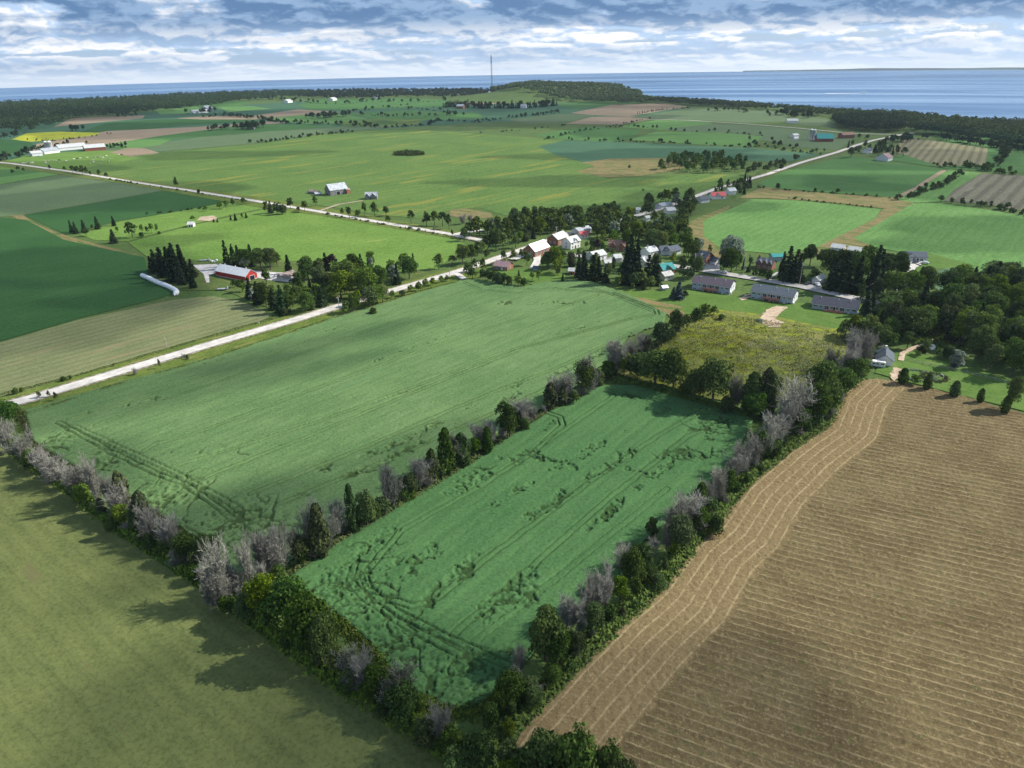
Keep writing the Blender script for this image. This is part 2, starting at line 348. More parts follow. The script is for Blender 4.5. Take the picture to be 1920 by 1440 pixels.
far = [
 ('field', [(-500,330),(-200,262),(0,234),(180,222),(330,205),(560,190),(860,186),(960,186),(1170,196),(1400,215),(1480,225),(1400,228),(1285,224),(1190,220),(900,230),(640,247),(300,285),(0,300)], 'blue_green'),
 ('field', [(340,196),(430,190),(470,190),(450,200),(360,208)], 'mid_green'),
 ('field', [(100,238),(135,222),(190,219),(272,216),(268,222),(200,228)], 'bare_brown'),
 ('field', [(150,248),(200,230),(300,224),(440,222),(500,226),(340,236),(230,247),(150,251)], 'deep_green'),
 ('field', [(330,222),(380,218),(480,216),(560,205),(640,210),(480,224),(380,224)], 'bare_brown'),
 ('field', [(290,206),(370,200),(380,205),(370,212),(300,215)], 'fresh_green'),
 ('field', [(410,201),(470,199),(510,204),(430,210)], 'fresh_green'),
 ('field', [(560,196),(600,186),(760,184),(870,190),(860,200),(660,206),(580,206)], 'mid_green'),
 ('field', [(500,222),(570,215),(640,213),(700,225),(640,232),(560,232)], 'fresh_green'),
 ('field', [(640,213),(760,207),(900,212),(905,222),(820,225),(700,222)], 'mid_green'),
 ('field', [(640,228),(700,222),(800,224),(780,234),(640,240)], 'soy_green'),
 ('field', [(855,182),(900,174),(1000,178),(1020,184),(970,188),(870,190)], 'mid_green'),
 ('field', [(850,194),(900,190),(980,188),(1010,184),(1100,185),(1090,190),(960,194),(880,196)], 'bare_red'),
 ('field', [(1000,184),(1040,180),(1095,187),(1040,193),(990,192)], 'bare_red'),
 ('field', [(1040,196),(1100,188),(1170,185),(1220,187),(1190,194),(1080,205)], 'mid_green'),
 ('field', [(1070,212),(1150,196),(1250,194),(1290,200),(1180,218),(1110,216)], 'bare_brown'),
 ('field', [(950,224),(1050,213),(1120,216),(1060,230),(990,232)], 'grey_green'),
 ('field', [(1060,232),(1110,219),(1200,218),(1220,224),(1160,234)], 'bare_brown'),
 ('field', [(1180,221),(1290,203),(1400,206),(1470,208),(1480,228),(1400,230),(1290,225)], 'grey_green'),
 ('field', [(1160,238),(1230,225),(1330,228),(1350,240),(1290,247)], 'fresh_green'),
 ('field', [(1240,242),(1340,232),(1420,236),(1490,242),(1560,250),(1600,262),(1570,282),(1500,276),(1420,262),(1310,250)], 'grey_green'),
 ('field', [(1480,226),(1500,218),(1560,225),(1570,240),(1480,232)], 'grey_green'),
 ('field', [(1180,262),(1230,247),(1340,248),(1430,256),(1410,276),(1290,270)], 'fresh_green'),
 ('field', [(1000,254),(1100,238),(1200,244),(1190,258),(1150,266),(1060,262)], 'mid_green'),
 ('field', [(1010,275),(1060,263),(1180,267),(1400,277),(1540,289),(1480,304),(1300,299),(1150,312),(1090,303),(1040,290)], 'blue_green'),
 ('field', [(1090,305),(1140,298),(1240,296),(1310,300),(1270,320),(1200,330),(1130,333),(1080,322),(1115,312)], 'tan_weeds'),
 ('field', [(140,275),(300,268),(440,248),(640,238),(800,234),(640,246),(470,270),(300,284),(220,288),(185,284)], 'grey_green'),
 ('field', [(160,274),(240,262),(330,258),(300,272),(240,280)], 'fresh_green'),
 ('field', [(240,262),(400,240),(520,233),(640,236),(440,252),(320,262)], 'mid_green'),
 ('field', [(50,286),(70,270),(200,246),(370,238),(500,228),(545,230),(430,238),(300,255),(190,272),(100,284)], 'bare_brown'),
 ('field', [(22,262),(50,250),(110,247),(185,249),(185,253),(110,262),(60,266)], 'canola'),
 ('field', [(-300,300),(-60,262),(30,262),(60,268),(60,280),(0,292)], 'deep_green'),
 ('field', [(-200,325),(20,300),(60,288),(180,283),(260,282),(300,288),(235,302),(130,318)], 'bright_pasture'),
 ('field', [(205,286),(240,278),(270,278),(300,287),(245,294)], 'bare_brown'),
 ('field', [(130,318),(235,302),(300,287),(470,271),(640,247),(780,243),(900,251),(1060,263),(1010,275),(1040,290),(1112,311),(1080,322),(1140,335),(1230,333),(1300,326),(1395,328),(1375,352),(1290,377),(1100,402),(960,408),(900,390),(840,395),(790,410),(700,402),(620,388),(500,373),(330,348)], 'soy_green'),
 ('field', [(735,286),(765,283),(795,286),(798,291),(770,293),(735,291)], 'scrub'),
 ('field', [(845,394),(870,391),(920,400),(925,408),(880,412),(840,405)], 'tan_weeds'),
 ('field', [(-200,345),(0,318),(60,318),(95,323),(60,335),(-200,362)], 'mid_green'),
 ('field', [(-200,372),(0,346),(120,326),(90,321),(0,333),(-200,352)], 'fresh_green'),
 ('field', [(-300,440),(-200,375),(0,347),(120,328),(200,340),(310,357),(180,380),(40,404),(-100,415)], 'grey_green'),
 ('field', [(45,404),(180,381),(300,359),(340,360),(430,374),(400,386),(300,402),(215,416),(125,441)], 'deep_green'),
 ('field', [(150,440),(225,416),(310,401),(420,381),(470,378),(495,385),(490,392),(440,402),(370,419),(300,436),(240,453),(175,450)], 'bright_pasture'),
 ('field', [(20,404),(45,404),(62,418),(100,434),(130,444),(180,458),(265,479),(262,482),(170,463),(100,445),(60,428)], 'tan_weeds'),
 ('field', [(240,455),(370,421),(490,394),(600,399),(720,420),(850,446),(870,458),(850,480),(820,505),(700,520),(600,500),(550,495),(520,510),(360,500),(280,485)], 'bright_pasture'),
 ('field', [(-900,640),(-500,480),(-100,415),(0,408),(50,413),(120,450),(270,483),(278,510),(335,547),(300,560),(150,597),(0,641),(-300,740)], 'deep_green'),
 ('field', [(280,520),(340,545),(420,545),(560,600),(640,575),(850,512),(800,505),(700,515),(600,490),(540,490),(360,490),(300,500)], 'scrub'),
 ('field', [(-600,920),(-300,745),(0,643),(150,600),(330,562),(400,556),(450,565),(512,591),(470,612),(300,662),(150,708),(0,745),(-200,830)], 'mown_tan'),
 ('field', [(1420,345),(1470,322),(1590,292),(1660,302),(1770,317),(1680,371),(1560,362),(1440,352)], 'mid_green'),
 ('field', [(1385,372),(1430,351),(1560,364),(1700,372),(1665,392),(1560,380),(1440,372)], 'tan_weeds'),
 ('field', [(1270,430),(1310,408),(1370,385),(1330,450),(1380,475),(1360,490),(1290,460)], 'tan_weeds'),
 ('field', [(1320,445),(1318,415),(1410,374),(1490,376),(1575,385),(1652,393),(1640,411),(1590,437),(1540,462),(1470,478),(1400,472),(1350,464)], 'fresh_green'),
 ('field', [(1655,393),(1700,372),(1715,382),(1660,412),(1600,447),(1640,462),(1600,470),(1500,480),(1560,450),(1640,411)], 'tan_weeds'),
 ('field', [(1600,447),(1660,412),(1712,382),(1760,381),(1920,404),(2200,440),(2200,540),(1920,512),(1840,516),(1745,484),(1640,464)], 'fresh_green'),
 ('field', [(1680,375),(1780,318),(1840,325),(1770,378),(1720,381)], 'fresh_green'),
 ('field', [(1665,300),(1690,290),(1700,265),(1750,263),(1860,278),(2000,300),(2100,330),(1850,322),(1770,316)], 'mid_green'),
 ('field', [(1672,284),(1690,262),(1720,260),(1852,279),(1848,309),(1760,312),(1700,292)], 'hay_rows'),
 ('field', [(1770,377),(1790,355),(1840,326),(1920,330),(2200,352),(2200,410),(1920,396),(1850,384)], 'hay_rows_grey'),
 ('field', [(1730,246),(1800,246),(1920,262),(2100,290),(2000,300),(1860,276),(1770,264)], 'mid_green'),
 ('field', [(1130,545),(1290,545),(1400,560),(1620,580),(1640,610),(1560,625),(1430,595),(1290,590),(1230,590)], 'lawn'),
 ('field', [(1640,700),(1650,680),(1700,655),(1800,690),(1920,715),(2100,760),(2100,830),(1920,772),(1800,742),(1690,714)], 'lawn'),
 ('field', [(1690,500),(1740,475),(1800,490),(1830,500),(1760,505),(1730,530)], 'lawn'),
 ('field', [(1738,532),(1760,506),(1815,498),(1835,508),(1805,545),(1770,552)], 'corn'),
 ('field', [(1815,515),(1850,514),(1855,525),(1820,535)], 'lawn'),
 ('field', [(925,505),(1000,505),(1060,515),(1060,524),(1000,535),(960,525)], 'lawn'),
 ('field', [(350,486),(390,492),(420,500),(405,520),(385,530),(370,515),(350,505)], 'scrub'),
 ('field', [(-900,1200),(-300,900),(-40,800),(0,832),(100,907),(220,1003),(350,1090),(450,1163),(560,1243),(700,1325),(800,1392),(900,1480),(980,1700),(-900,1700)], 'mown_olive'),
 ('verge', [(0,748),(150,704),(300,660),(470,612),(640,565),(860,500),(900,494),(905,520),(870,525),(640,592),(400,672),(200,727),(45,773),(-20,775)], 'verge'),
 ('verge', [(0,300),(250,336),(500,372),(640,395),(860,436),(860,450),(600,405),(490,390),(250,348),(0,312)], 'verge'),
]
for nm, pts, mk in far: sheet(nm, pts, g[mk])
# weedy meadow in front of the town houses: third tone is goldenrod
fm('meadow', (.095, .125, .028), (.165, .165, .045), 0, 0, 0, 14, (.19, .22, .02), .45, 1.4, 1.3, .8, .6)
sheet('meadow', [(1243,642),(1262,610),(1292,592),(1330,580),(1430,590),(1560,617),(1640,615),(1655,640),(1570,700),(1500,750),(1420,760),(1300,745),(1190,715),(1150,712),(1200,680)], g['meadow'])
sheet('weedy_patch', [(1180,556),(1240,568),(1278,576),(1285,592),(1262,600),(1250,590)], g['tan_weeds'], rag=1)
for p in ([(1428,592),(1440,580),(1455,575),(1478,577),(1462,588),(1452,598),(1470,606),(1462,614),(1440,614),(1428,606)], [(1388,560),(1398,552),(1410,552),(1400,562),(1392,565)],
          [(375,407),(402,405),(408,412),(392,415),(370,414)], [(1675,716),(1668,700),(1676,690),(1700,694),(1690,706)]):
    sheet('dirt_patch', p, g['dirt'], rag=1.3)
sheet('yard', [(362,498),(405,496),(420,503),(520,512),(550,512),(560,524),(545,530),(500,526),(470,518),(405,512),(392,518),(393,531),(387,531),(382,515),(372,507)], plain('pale_gravel', (.50, .47, .46), .12, .4, .95, .1))
# ------------------------------------------------------------------ roads
gravel = plain('pale_gravel_road', (.53, .50, .46), .10, .25, .95, .1); asphalt = plain('pale_worn_asphalt', (.38, .365, .35), .12, .3, .9, .15)
shoulder = plain('gravel_shoulder', (.24, .22, .15), .3, .6, .95, .1)
ROADS = []
def strip(name, pts, wid, mat, z, block=True):
    w = [at(*p) for p in pts]; m = MB(); fine = [w[0]]
    for a, b in zip(w, w[1:]):
        k = max(1, min(12, int((b-a).length/25)))
        fine += [a.lerp(b, (j+1)/k) for j in range(k)]
    L = []; R = []
    for i, p in enumerate(fine):
        d = (fine[min(i+1, len(fine)-1)]-fine[max(i-1, 0)]).normalized(); nn = Vector((-d.y, d.x, 0)); e = random.uniform(-.15, .15)
        L.append(p+nn*(wid/2+e)); R.append(p-nn*(wid/2-e))
    for i in range(len(fine)-1):
        m.poly(*[(q.x, q.y, z) for q in (R[i], R[i+1], L[i+1], L[i])])
    o = m.build(name, mat); o['kind'] = 'structure'
    if block: ROADS.append(([Vector((q.x, q.y)) for q in fine], wid))
    return o
R1 = [(-200,826),(0,764),(60,748),(150,721),(250,691),(400,646),(560,599),(640,574),(740,545),(860,510),(905,495),(960,476),(1000,462)]
R2 = [(-60,300),(20,307),(130,322),(250,342),(350,357),(500,381),(600,398),(720,419),(850,441),(905,452)]
R3 = [(1000,462),(1060,440),(1150,418),(1240,392),(1310,367),(1345,354),(1440,327),(1500,306),(1570,286),(1605,273),(1640,263),(1690,253),(1715,250)]
R4 = [(1000,462),(1060,478),(1150,487),(1250,498),(1330,510),(1400,521),(1500,538),(1600,560),(1660,572),(1700,578)]
R5 = [(1215,224),(1290,226),(1400,233),(1500,241),(1600,251),(1690,253)]
for pts, w in ((R1, 9.5), (R2, 8.5), (R3, 8.5)): strip('road_shoulder', pts, w, shoulder, .50, False)
strip('road', R1, 6.6, gravel, .55); strip('road', R2, 5.2, gravel, .54); strip('road', R3, 5.2, gravel, .53)
strip('road', R4, 7.2, asphalt, .56); strip('road', R5, 5, gravel, .52)
strip('road', [(850,441),(870,437),(905,432)], 5, gravel, .51)
strip('driveway', [(596,397),(635,384),(680,377)], 4, plain('dirt_track', (.34, .28, .2), .15, .5, .95, .1), .49, False)
strip('driveway', [(1310,490),(1332,494),(1332,508)], 11, asphalt, .57, False)
strip('driveway', [(1660,570),(1672,558),(1690,535),(1700,515),(1712,497)], 5, gravel, .58, False)
strip('driveway', [(1692,500),(1712,494),(1728,496)], 13, gravel, .585, False)
strip('driveway', [(1525,536),(1522,544)], 9, asphalt, .59, False)
strip('driveway', [(1442,524),(1450,518),(1458,512)], 1.6, plain('walk', (.45, .44, .42), .1, 1), .595, False)
strip('path', [(1688,678),(1692,665),(1710,655),(1740,645),(1765,632)], 2.2, g['dirt'], .60, False)
strip('path', [(1680,372),(1720,352),(1770,320)], 5, g['bare_brown'], .48, False)
strip('path', [(870,525),(862,518),(850,512)], 4, gravel, .61, False)
strip('driveway', [(1005,470),(985,478),(960,488)], 6, gravel, .62, False)
strip('driveway', [(1005,470),(1008,490),(1000,505)], 5, gravel, .625, False)
# ------------------------------------------------------------------ crops with real relief
def vn(x, y, s, seed):
    r = np.random.RandomState(seed).rand(256, 256); X = x/s; Y = y/s; i = np.floor(X).astype(int); j = np.floor(Y).astype(int)
    u = X-i; v = Y-j; u = u*u*(3-2*u); v = v*v*(3-2*v); i0 = i % 256; i1 = (i+1) % 256; j0 = j % 256; j1 = (j+1) % 256
    return (r[i0, j0]*(1-u)+r[i1, j0]*u)*(1-v)+(r[i0, j1]*(1-u)+r[i1, j1]*u)*v
def fbm(x, y, s, seed, o=3):
    t = 0; a = .5; k = 0
    for q in range(o): t = t+a*vn(x, y, s, seed+q); k += a; s *= .5; a *= .55
    return t/k
def dist_poly(x, y, pts):
    d = np.full(x.shape, 1e9); s = np.zeros(x.shape); L0 = 0
    for a, b in zip(pts, pts[1:]):
        ex, ey = b[0]-a[0], b[1]-a[1]; L = math.hypot(ex, ey); t = np.clip(((x-a[0])*ex+(y-a[1])*ey)/(L*L), 0, 1)
        q = np.hypot(x-a[0]-t*ex, y-a[1]-t*ey); m = q < d; d = np.where(m, q, d); s = np.where(m, L0+t*L, s); L0 += L
    return d, s
def inside(x, y, pts):
    c = np.zeros(x.shape, bool); k = len(pts)
    for i in range(k):
        (x0, y0), (x1, y1) = pts[i], pts[(i+1) % k]
        if y0 == y1: continue
        c ^= ((y0 > y) != (y1 > y)) & (x < (x1-x0)*(y-y0)/(y1-y0)+x0)
    return c
def relief(name, pix, ang, cell, hfun, mat):
    P = [tuple(at(*p)[:2]) for p in pix]; ca, sa = math.cos(ang), math.sin(ang)
    U = [p[0]*ca+p[1]*sa for p in P]; Vv = [-p[0]*sa+p[1]*ca for p in P]
    u = np.arange(min(U), max(U)+cell, cell); v = np.arange(min(Vv), max(Vv)+cell, cell); uu, vv = np.meshgrid(u, v, indexing='ij')
    x = uu*ca-vv*sa; y = uu*sa+vv*ca; edge = fbm(x, y, 6, 77)*1.2
    ins = inside(x+(fbm(x, y, 7, 5)-.5)*2.2, y+(fbm(x, y, 7, 6)-.5)*2.2, P)
    d, _ = dist_poly(x, y, P+[P[0]])
    z, at1 = hfun(x, y, uu, vv, np.where(ins, d, 0))
    idx = np.arange(x.size).reshape(x.shape); ok = ins[:-1, :-1] & ins[1:, :-1] & ins[1:, 1:] & ins[:-1, 1:]
    F = np.stack([idx[:-1, :-1][ok], idx[1:, :-1][ok], idx[1:, 1:][ok], idx[:-1, 1:][ok]], 1)
    used = np.unique(F); mp = np.zeros(x.size, int); mp[used] = np.arange(len(used)); F = mp[F]
    V = np.stack([x.ravel()[used], y.ravel()[used], z.ravel()[used]], 1)
    o = link(name, np_mesh(name, V, F, mat, False, {k: a.ravel()[used] for k, a in at1.items()})); o['kind'] = 'structure'; return o
def W2(pts): return [tuple(at(*p)[:2]) for p in pts]
def crop_h(tracks, lodge, zones, seed, rowang):
    T = [(W2(t[0]), t[1]) for t in tracks]; Lg = [(W2(t[0]), t[1], t[2]) for t in lodge]; Z = [(at(*q[0]), q[1], q[2]) for q in zones]
    def f(x, y, u, v, d):
        h = .80+.10*fbm(x, y, 14, seed)+.10*(vn(x, y, .9, seed+9)-.5)
        rows = .04*np.sin(v*2*math.pi/3.4+2*fbm(x, y, 30, seed+3)); h = h+rows
        wx = x+(fbm(x, y, 5, seed+20)-.5)*3.5; wy = y+(fbm(x, y, 5, seed+21)-.5)*3.5
        m = np.zeros(x.shape)
        for P, w, a in Lg:
            w = w*1.15; q, s = dist_poly(wx, wy, P); br = np.clip((vn(s, s*0, 9, seed+31)-.28)*5, 0, 1)
            m = np.maximum(m, a*np.exp(-(q/w)**2)*br)
        for c, r, a in Z:
            q = np.hypot(wx-c.x, wy-c.y); m = np.maximum(m, a*np.clip(1.5-q/r, 0, 1))
        n1 = fbm(x*1.0+fbm(x, y, 3, seed+40)*4, y, 2.6, seed+41, 3)
        lod = np.clip((m+n1*.9-1.02)*6, 0, 1)
        crumple = (vn(x+y*.6, (y-x*.3)*1.7, 1.25, seed+50)-.5)*.55+(vn(x, y, .7, seed+51)-.5)*.5
        h = h*(1-lod)+(.42+crumple)*lod
        soil_shade = np.clip((.30-h)*3, 0, .8)*lod  # lodged hollows darken with depth: shade painted into the crop
        dash = vn(x*.8+y*.5+fbm(x, y, 4, seed+55)*3, y*1.1-x*.7, 1.1, seed+56); pit = np.clip((dash-.72)*7, 0, 1)*np.clip((m-.30)*3, 0, 1)
        h = h-.55*pit; soil_shade = np.maximum(soil_shade, pit*.9)  # pits between lodged stems get painted shade too
        # creases where lodged crop has folded over: thin sinuous slits, their shade painted dark
        sl = np.abs(fbm(x, y, 9, seed+60)-.5); band = np.clip((m-.18)*4, 0, 1)*(sl < .022); h = h-.45*band; soil_shade = np.maximum(soil_shade, band*.8)
        for P, w in T:
            q, s = dist_poly(x+(vn(x, y, 4, seed+70)-.5)*.5, y+(vn(x, y, 4, seed+71)-.5)*.5, P)
            e = np.minimum(np.abs(q-.95), 9); k = np.clip((w-e)/.25, 0, 1)*(.55+.45*vn(s, s*0, 5, seed+72)); h = h*(1-k)+.12*k; soil_shade = np.maximum(soil_shade, k*.9)
        h = np.maximum(np.minimum(h, .25+d*.9), .05); return h+.02, dict(soil_shade=soil_shade)
    return f
pea = field_mat('pea_crop', (.066, .128, .046), (.112, .180, .068), A_UP, 7, .05, 45, (.100, .175, .070), .12, .8, 4, .6, .2, 0, (.030, .050, .014))
pea2 = field_mat('pea_crop_near', (.040, .098, .034), (.060, .130, .045), angle((535,1085),(1070,745)), 7, .08, 40, (.09, .17, .03), .05, .8, 6, .6, .2, 0, (.022, .042, .012))
def para(line, *offs): return [[(x+dx, y+dy) for x, y in line] for dx, dy in offs]
F1 = [(45,772),(200,726),(400,671),(640,592),(800,545),(870,525),(912,526),(985,539),(1020,530),(1060,526),(1110,530),(1180,554),(1252,590),(1245,607),(1180,634),(1130,690),(1050,752),(960,800),(870,850),(750,910),(640,985),(560,1045),(490,1090),(440,1080),(380,1020),(300,965),(180,900),(60,830)]
t1 = [([(110,795),(200,845),(290,890),(345,908),(430,968),(480,1010)], .42), ([(140,803),(240,850),(330,890),(420,940),(520,1000)], .3),
 ([(345,908),(380,900),(440,876),(500,852),(600,812),(760,745),(980,655),(1200,596),(1232,592),(1228,582),(1150,552)], .40),
 ([(267,851),(290,836),(361,818),(500,765),(622,720),(800,655),(1000,590),(1120,556)], .36),
 ([(180,800),(330,745),(500,690),(640,640),(870,556),(960,535)], .3), ([(130,790),(300,735),(480,675),(700,598),(880,545)], .3),
 ([(300,885),(420,850),(594,795),(789,723),(945,662),(1180,600)], .3), ([(470,930),(700,835),(900,748),(1050,690),(1180,628)], .34), ([(520,950),(740,860),(930,775),(1080,705)], .34),
 ([(870,532),(900,545),(960,552),(1060,545),(1140,552),(1225,588)], .3), ([(920,540),(1000,545),(1100,540),(1190,568)], .3)]
l1 = [([(120,810),(260,870),(340,905),(440,990)], 4, .55), ([(600,885),(720,845),(850,785),(1000,705)], 2.2, .75), ([(560,930),(700,880),(900,780),(1150,650)], 2.2, .75),
 ([(150,780),(300,750)], 2, .6), ([(400,850),(440,838)], 4, .5), ([(940,570),(1150,570)], 3, .6), ([(1000,640),(1180,590)], 2, .6), ([(700,680),(900,610)], 1.2, .55), ([(250,720),(700,600)], 1.5, .42), ([(600,800),(850,700)], 1.2, .5), ([(230,850),(500,850)], 3, .42)]
z1 = [((430,1000), 16, .85), ((310,930), 13, .8), ((120,830), 11, .55), ((500,1030), 16, .8), ((200,870), 9, .6), ((1050,545), 8, .35)]
relief('crop_field', F1, A_UP, .42, crop_h(t1, l1, z1, 100, A_UP), pea)
F2 = [(535,1088),(620,1027),(760,942),(900,853),(1000,792),(1070,746),(1130,724),(1190,724),(1290,752),(1415,787),(1380,860),(1320,925),(1230,1000),(1150,1100),(1050,1180),(990,1240),(920,1310),(880,1335),(800,1320),(760,1290),(700,1215),(640,1160),(570,1120)]
t2 = [([(620,1100),(680,1080),(690,1105),(740,1150),(850,1205),(960,1255)], .34), ([(665,1060),(655,1090),(690,1130),(760,1175),(830,1215),(900,1250)], .34),
 ([(690,1070),(750,1000),(900,915),(1000,850),(1055,800),(1050,785),(1020,775),(1000,790)], .34), ([(900,915),(1020,835),(1150,745)], .34),
 ([(700,1120),(770,1140),(820,1125),(900,1060),(1100,910),(1240,815),(1320,770)], .34), ([(850,1195),(980,1080),(1150,930),(1290,820),(1370,790)], .30), ([(880,1215),(1010,1115),(1250,920)], .2),
 ([(800,1235),(860,1215),(950,1235)], .2), ([(1150,735),(1280,765),(1400,800)], .3)]
l2 = [([(800,1130),(950,1000),(1080,915),(1180,850)], 2.2, .9), ([(740,1110),(830,1010),(960,930),(1100,850),(1250,770)], 1.6, .75), ([(640,1070),(760,980),(900,900),(1000,850)], 2.6, .8), ([(690,1075),(820,1040),(900,1000)], 2, .6),
 ([(900,1150),(1050,1040),(1200,920)], 2, .85), ([(930,1160),(1000,1110)], 3, .6), ([(1100,1000),(1300,830)], 1.5, .7), ([(1170,880),(1220,900),(1330,820)], 1.6, .8), ([(1000,860),(1080,880)], 1.5, .95), ([(1150,740),(1290,770),(1390,800)], 2, .7), ([(830,1100),(880,1080)], 3, .5), ([(860,905),(960,850),(1040,790)], 2.5, .6), ([(1250,860),(1350,850)], 4, .6)]
z2 = [((640,1120), 13, .85), ((740,1215), 10, .9), ((870,1290), 11, .95), ((700,1040), 9, .5), ((1330,800), 10, .5), ((950,1240), 6, .4)]
relief('crop_field', F2, angle((535,1085),(1070,745)), .29, crop_h(t2, l2, z2, 300, 0), pea2)
# stubble: swaths that follow the hedge on the headland and cross the field elsewhere
ms, nt, n, put, M_, mix, noise, ramp, mapping = new_mat('stubble')
tc = n('ShaderNodeTexCoord').outputs['Object']
sw = n('ShaderNodeAttribute', attribute_name='swath').outputs['Fac']; hd = n('ShaderNodeAttribute', attribute_name='headland').outputs['Fac']
f1 = noise(tc, 1.6, 5, .75); f2 = noise(tc, .07, 4, .6); f3 = noise(tc, .45, 4, .6)
base = mix(ramp(f2, .35, .65), (.118, .088, .043), (.150, .118, .058))
base = mix(hd, base, (.200, .148, .074))
col = mix(M_('MULTIPLY', ramp(sw, .25, .75), .85), base, (.33, .265, .145))
col = mix(M_('MULTIPLY', ramp(f1, .52, .75), .75), col, (.40, .32, .18))
col = mix(M_('MULTIPLY', ramp(f1, .47, .30), .75), col, (.085, .058, .028))
col = mix(M_('MULTIPLY', M_('MULTIPLY', ramp(f3, .60, .70), .45), M_('SUBTRACT', 1, hd)), col, (.06, .10, .025))
finish(n, put, col, .95, .05, f1, 1.0, .45)
F3 = [(1610,712),(1640,711),(1700,719),(1800,742),(1920,776),(2100,835),(2300,1000),(2300,1700),(880,1560),(950,1420),(985,1365),(1080,1262),(1160,1180),(1240,1110),(1300,1025),(1350,985),(1400,915),(1480,845),(1550,797),(1572,745)]
HB = W2([(950,1420),(985,1365),(1080,1262),(1160,1180),(1240,1110),(1300,1025),(1350,985),(1400,915),(1480,845),(1550,797),(1572,745),(1610,712)])
RD = angle((1300,1200),(1920,1390))
def stub(x, y, u, v, d):
    q, s = dist_poly(x, y, HB); q = q+(fbm(x, y, 6, 2)-.5)*.5
    hd = np.clip((17.5-q+(fbm(x, y, 3, 8)-.5)*3)/1.5, 0, 1)
    rr = v+(fbm(x, y, 18, 4)-.5)*.3
    per = 2.5
    inner = np.abs(((rr/per) % 1)-.5)*2; ph = np.abs(((q/2.9) % 1)-.5)*2
    # a narrow pale ridge of straw between broad rough strips
    ri = np.clip(1-inner*2.6, 0, 1)*.8+.45*np.clip(1-np.abs(inner-.62)*7, 0, 1); rh = np.clip(1-ph*2.8, 0, 1)*1.15*(.6+.5*fbm(x, y, 4, 31))
    sw = ri*(1-hd)+rh*hd; sw = sw*np.clip(.45+.8*fbm(x, y, 2.2, 12), 0, 1.3)
    h = .10+.12*ri*(1-hd)+.05*np.cos(inner*math.pi)*(1-hd)+.26*(vn(x, y, .7, 15)-.5)+(.20*np.clip(ph*1.6-.5, 0, 1)*(vn(x*1.2, y*1.2, .9, 16)-.3))*hd
    return h+.15, dict(swath=sw, headland=hd)
relief('stubble_field', F3, RD, .36, stub, ms)
# ------------------------------------------------------------------ foliage meshes
def quads(C, Nn, size, rng, aspect=1.0, elong=None):
    k = len(C); r = rng.normal(size=(k, 3)); Nn = Nn+r*.55; Nn /= np.linalg.norm(Nn, axis=1)[:, None]+1e-9
    t = rng.normal(size=(k, 3)) if elong is None else elong; a = np.cross(Nn, t); a /= np.linalg.norm(a, axis=1)[:, None]+1e-9; b = np.cross(Nn, a)
    s = size*rng.uniform(.6, 1.35, k)[:, None]; a = a*s; b = b*s*aspect
    w = rng.uniform(.5, 1, (4, k, 1))
    V = np.stack([C-a*w[0]-b*.5, C+a*.5-b*w[1], C+a*w[2]+b*.5, C-a*.4+b*w[3]], 1).reshape(-1, 3)
    return V, np.arange(4*k).reshape(-1, 4)
def sph(k, rng):
    v = rng.normal(size=(k, 3)); return v/np.linalg.norm(v, axis=1)[:, None]
def crown_round(seed, H=10., Wd=8., lobes=16, k=2000, size=.34, base=.16, droop=0):
    rng = np.random.RandomState(seed); C = []; N_ = []; L = []
    for i in range(lobes):
        t = rng.uniform(0, 1); zz = H*(base+(1-base)*(.18+.66*t)); rr = Wd/2*math.sqrt(max(.05, 1-((t-.38)/.72)**2))*rng.uniform(.35, .72)
        a = rng.uniform(0, 2*math.pi); L.append((rr*math.cos(a), rr*math.sin(a), zz, Wd*rng.uniform(.15, .25)))
    L.append((0, 0, H*.80, Wd*.22)); L.append((0, 0, H*.5, Wd*.36))
    tot = sum(l[3]**2 for l in L)
    for l in L:
        kk = int(k*l[3]**2/tot); d = sph(kk, rng); d[:, 2] = np.where(d[:, 2] < -.35, -d[:, 2], d[:, 2])
        rad = l[3]*rng.uniform(.72, 1.12, kk)[:, None]
        c = np.array(l[:3])+d*rad*np.array([1, 1, .86]); c[:, 2] -= droop*rng.uniform(0, 1, kk)*l[3]; C.append(c); N_.append(d)
    C = np.concatenate(C); N_ = np.concatenate(N_); V, F = quads(C, N_, size, rng)
    return V, F
def crown_cone(seed, H=10., Wd=4., tiers=15, k=1900, size=.34):
    rng = np.random.RandomState(seed); C = []; N_ = []; E_ = []
    for i in range(tiers):
        t = i/(tiers-1); zz = H*(.06+.92*t); R = Wd/2*(1-t)**.82*rng.uniform(.85, 1.1)+.12; nb = max(5, int(15*(1-t))+5)
        for j in range(nb):
            a = rng.uniform(0, 2*math.pi); kk = max(3, int(k/tiers/nb*(1.4-t))); s = rng.uniform(.15, 1, kk)**.7; rj = R*rng.uniform(.75, 1.12)
            c = np.stack([rj*s*math.cos(a)+rng.normal(0, .12, kk), rj*s*math.sin(a)+rng.normal(0, .12, kk), zz-.26*rj*s+rng.normal(0, .12, kk)], 1)
            C.append(c); N_.append(np.tile([.3*math.cos(a), .3*math.sin(a), .9], (kk, 1)))
    return quads(np.concatenate(C), np.concatenate(N_), size, rng)
def crown_column(seed, H=10., Wd=4., k=1500, size=.33):
    rng = np.random.RandomState(seed); z = rng.uniform(.02, 1, k); R = Wd/2*(np.sin(np.clip(z, 0, 1)**.8*math.pi*.93+.18))**.6
    a = rng.uniform(0, 2*math.pi, k); bump = 1+.22*np.sin(a*3+z*9+seed)+.15*np.sin(a*7-z*15)
    r = R*bump*rng.uniform(.7, 1.05, k); C = np.stack([r*np.cos(a), r*np.sin(a), z*H], 1); N_ = np.stack([np.cos(a), np.sin(a), np.full(k, .4)], 1)
    return quads(C, N_, size, rng)
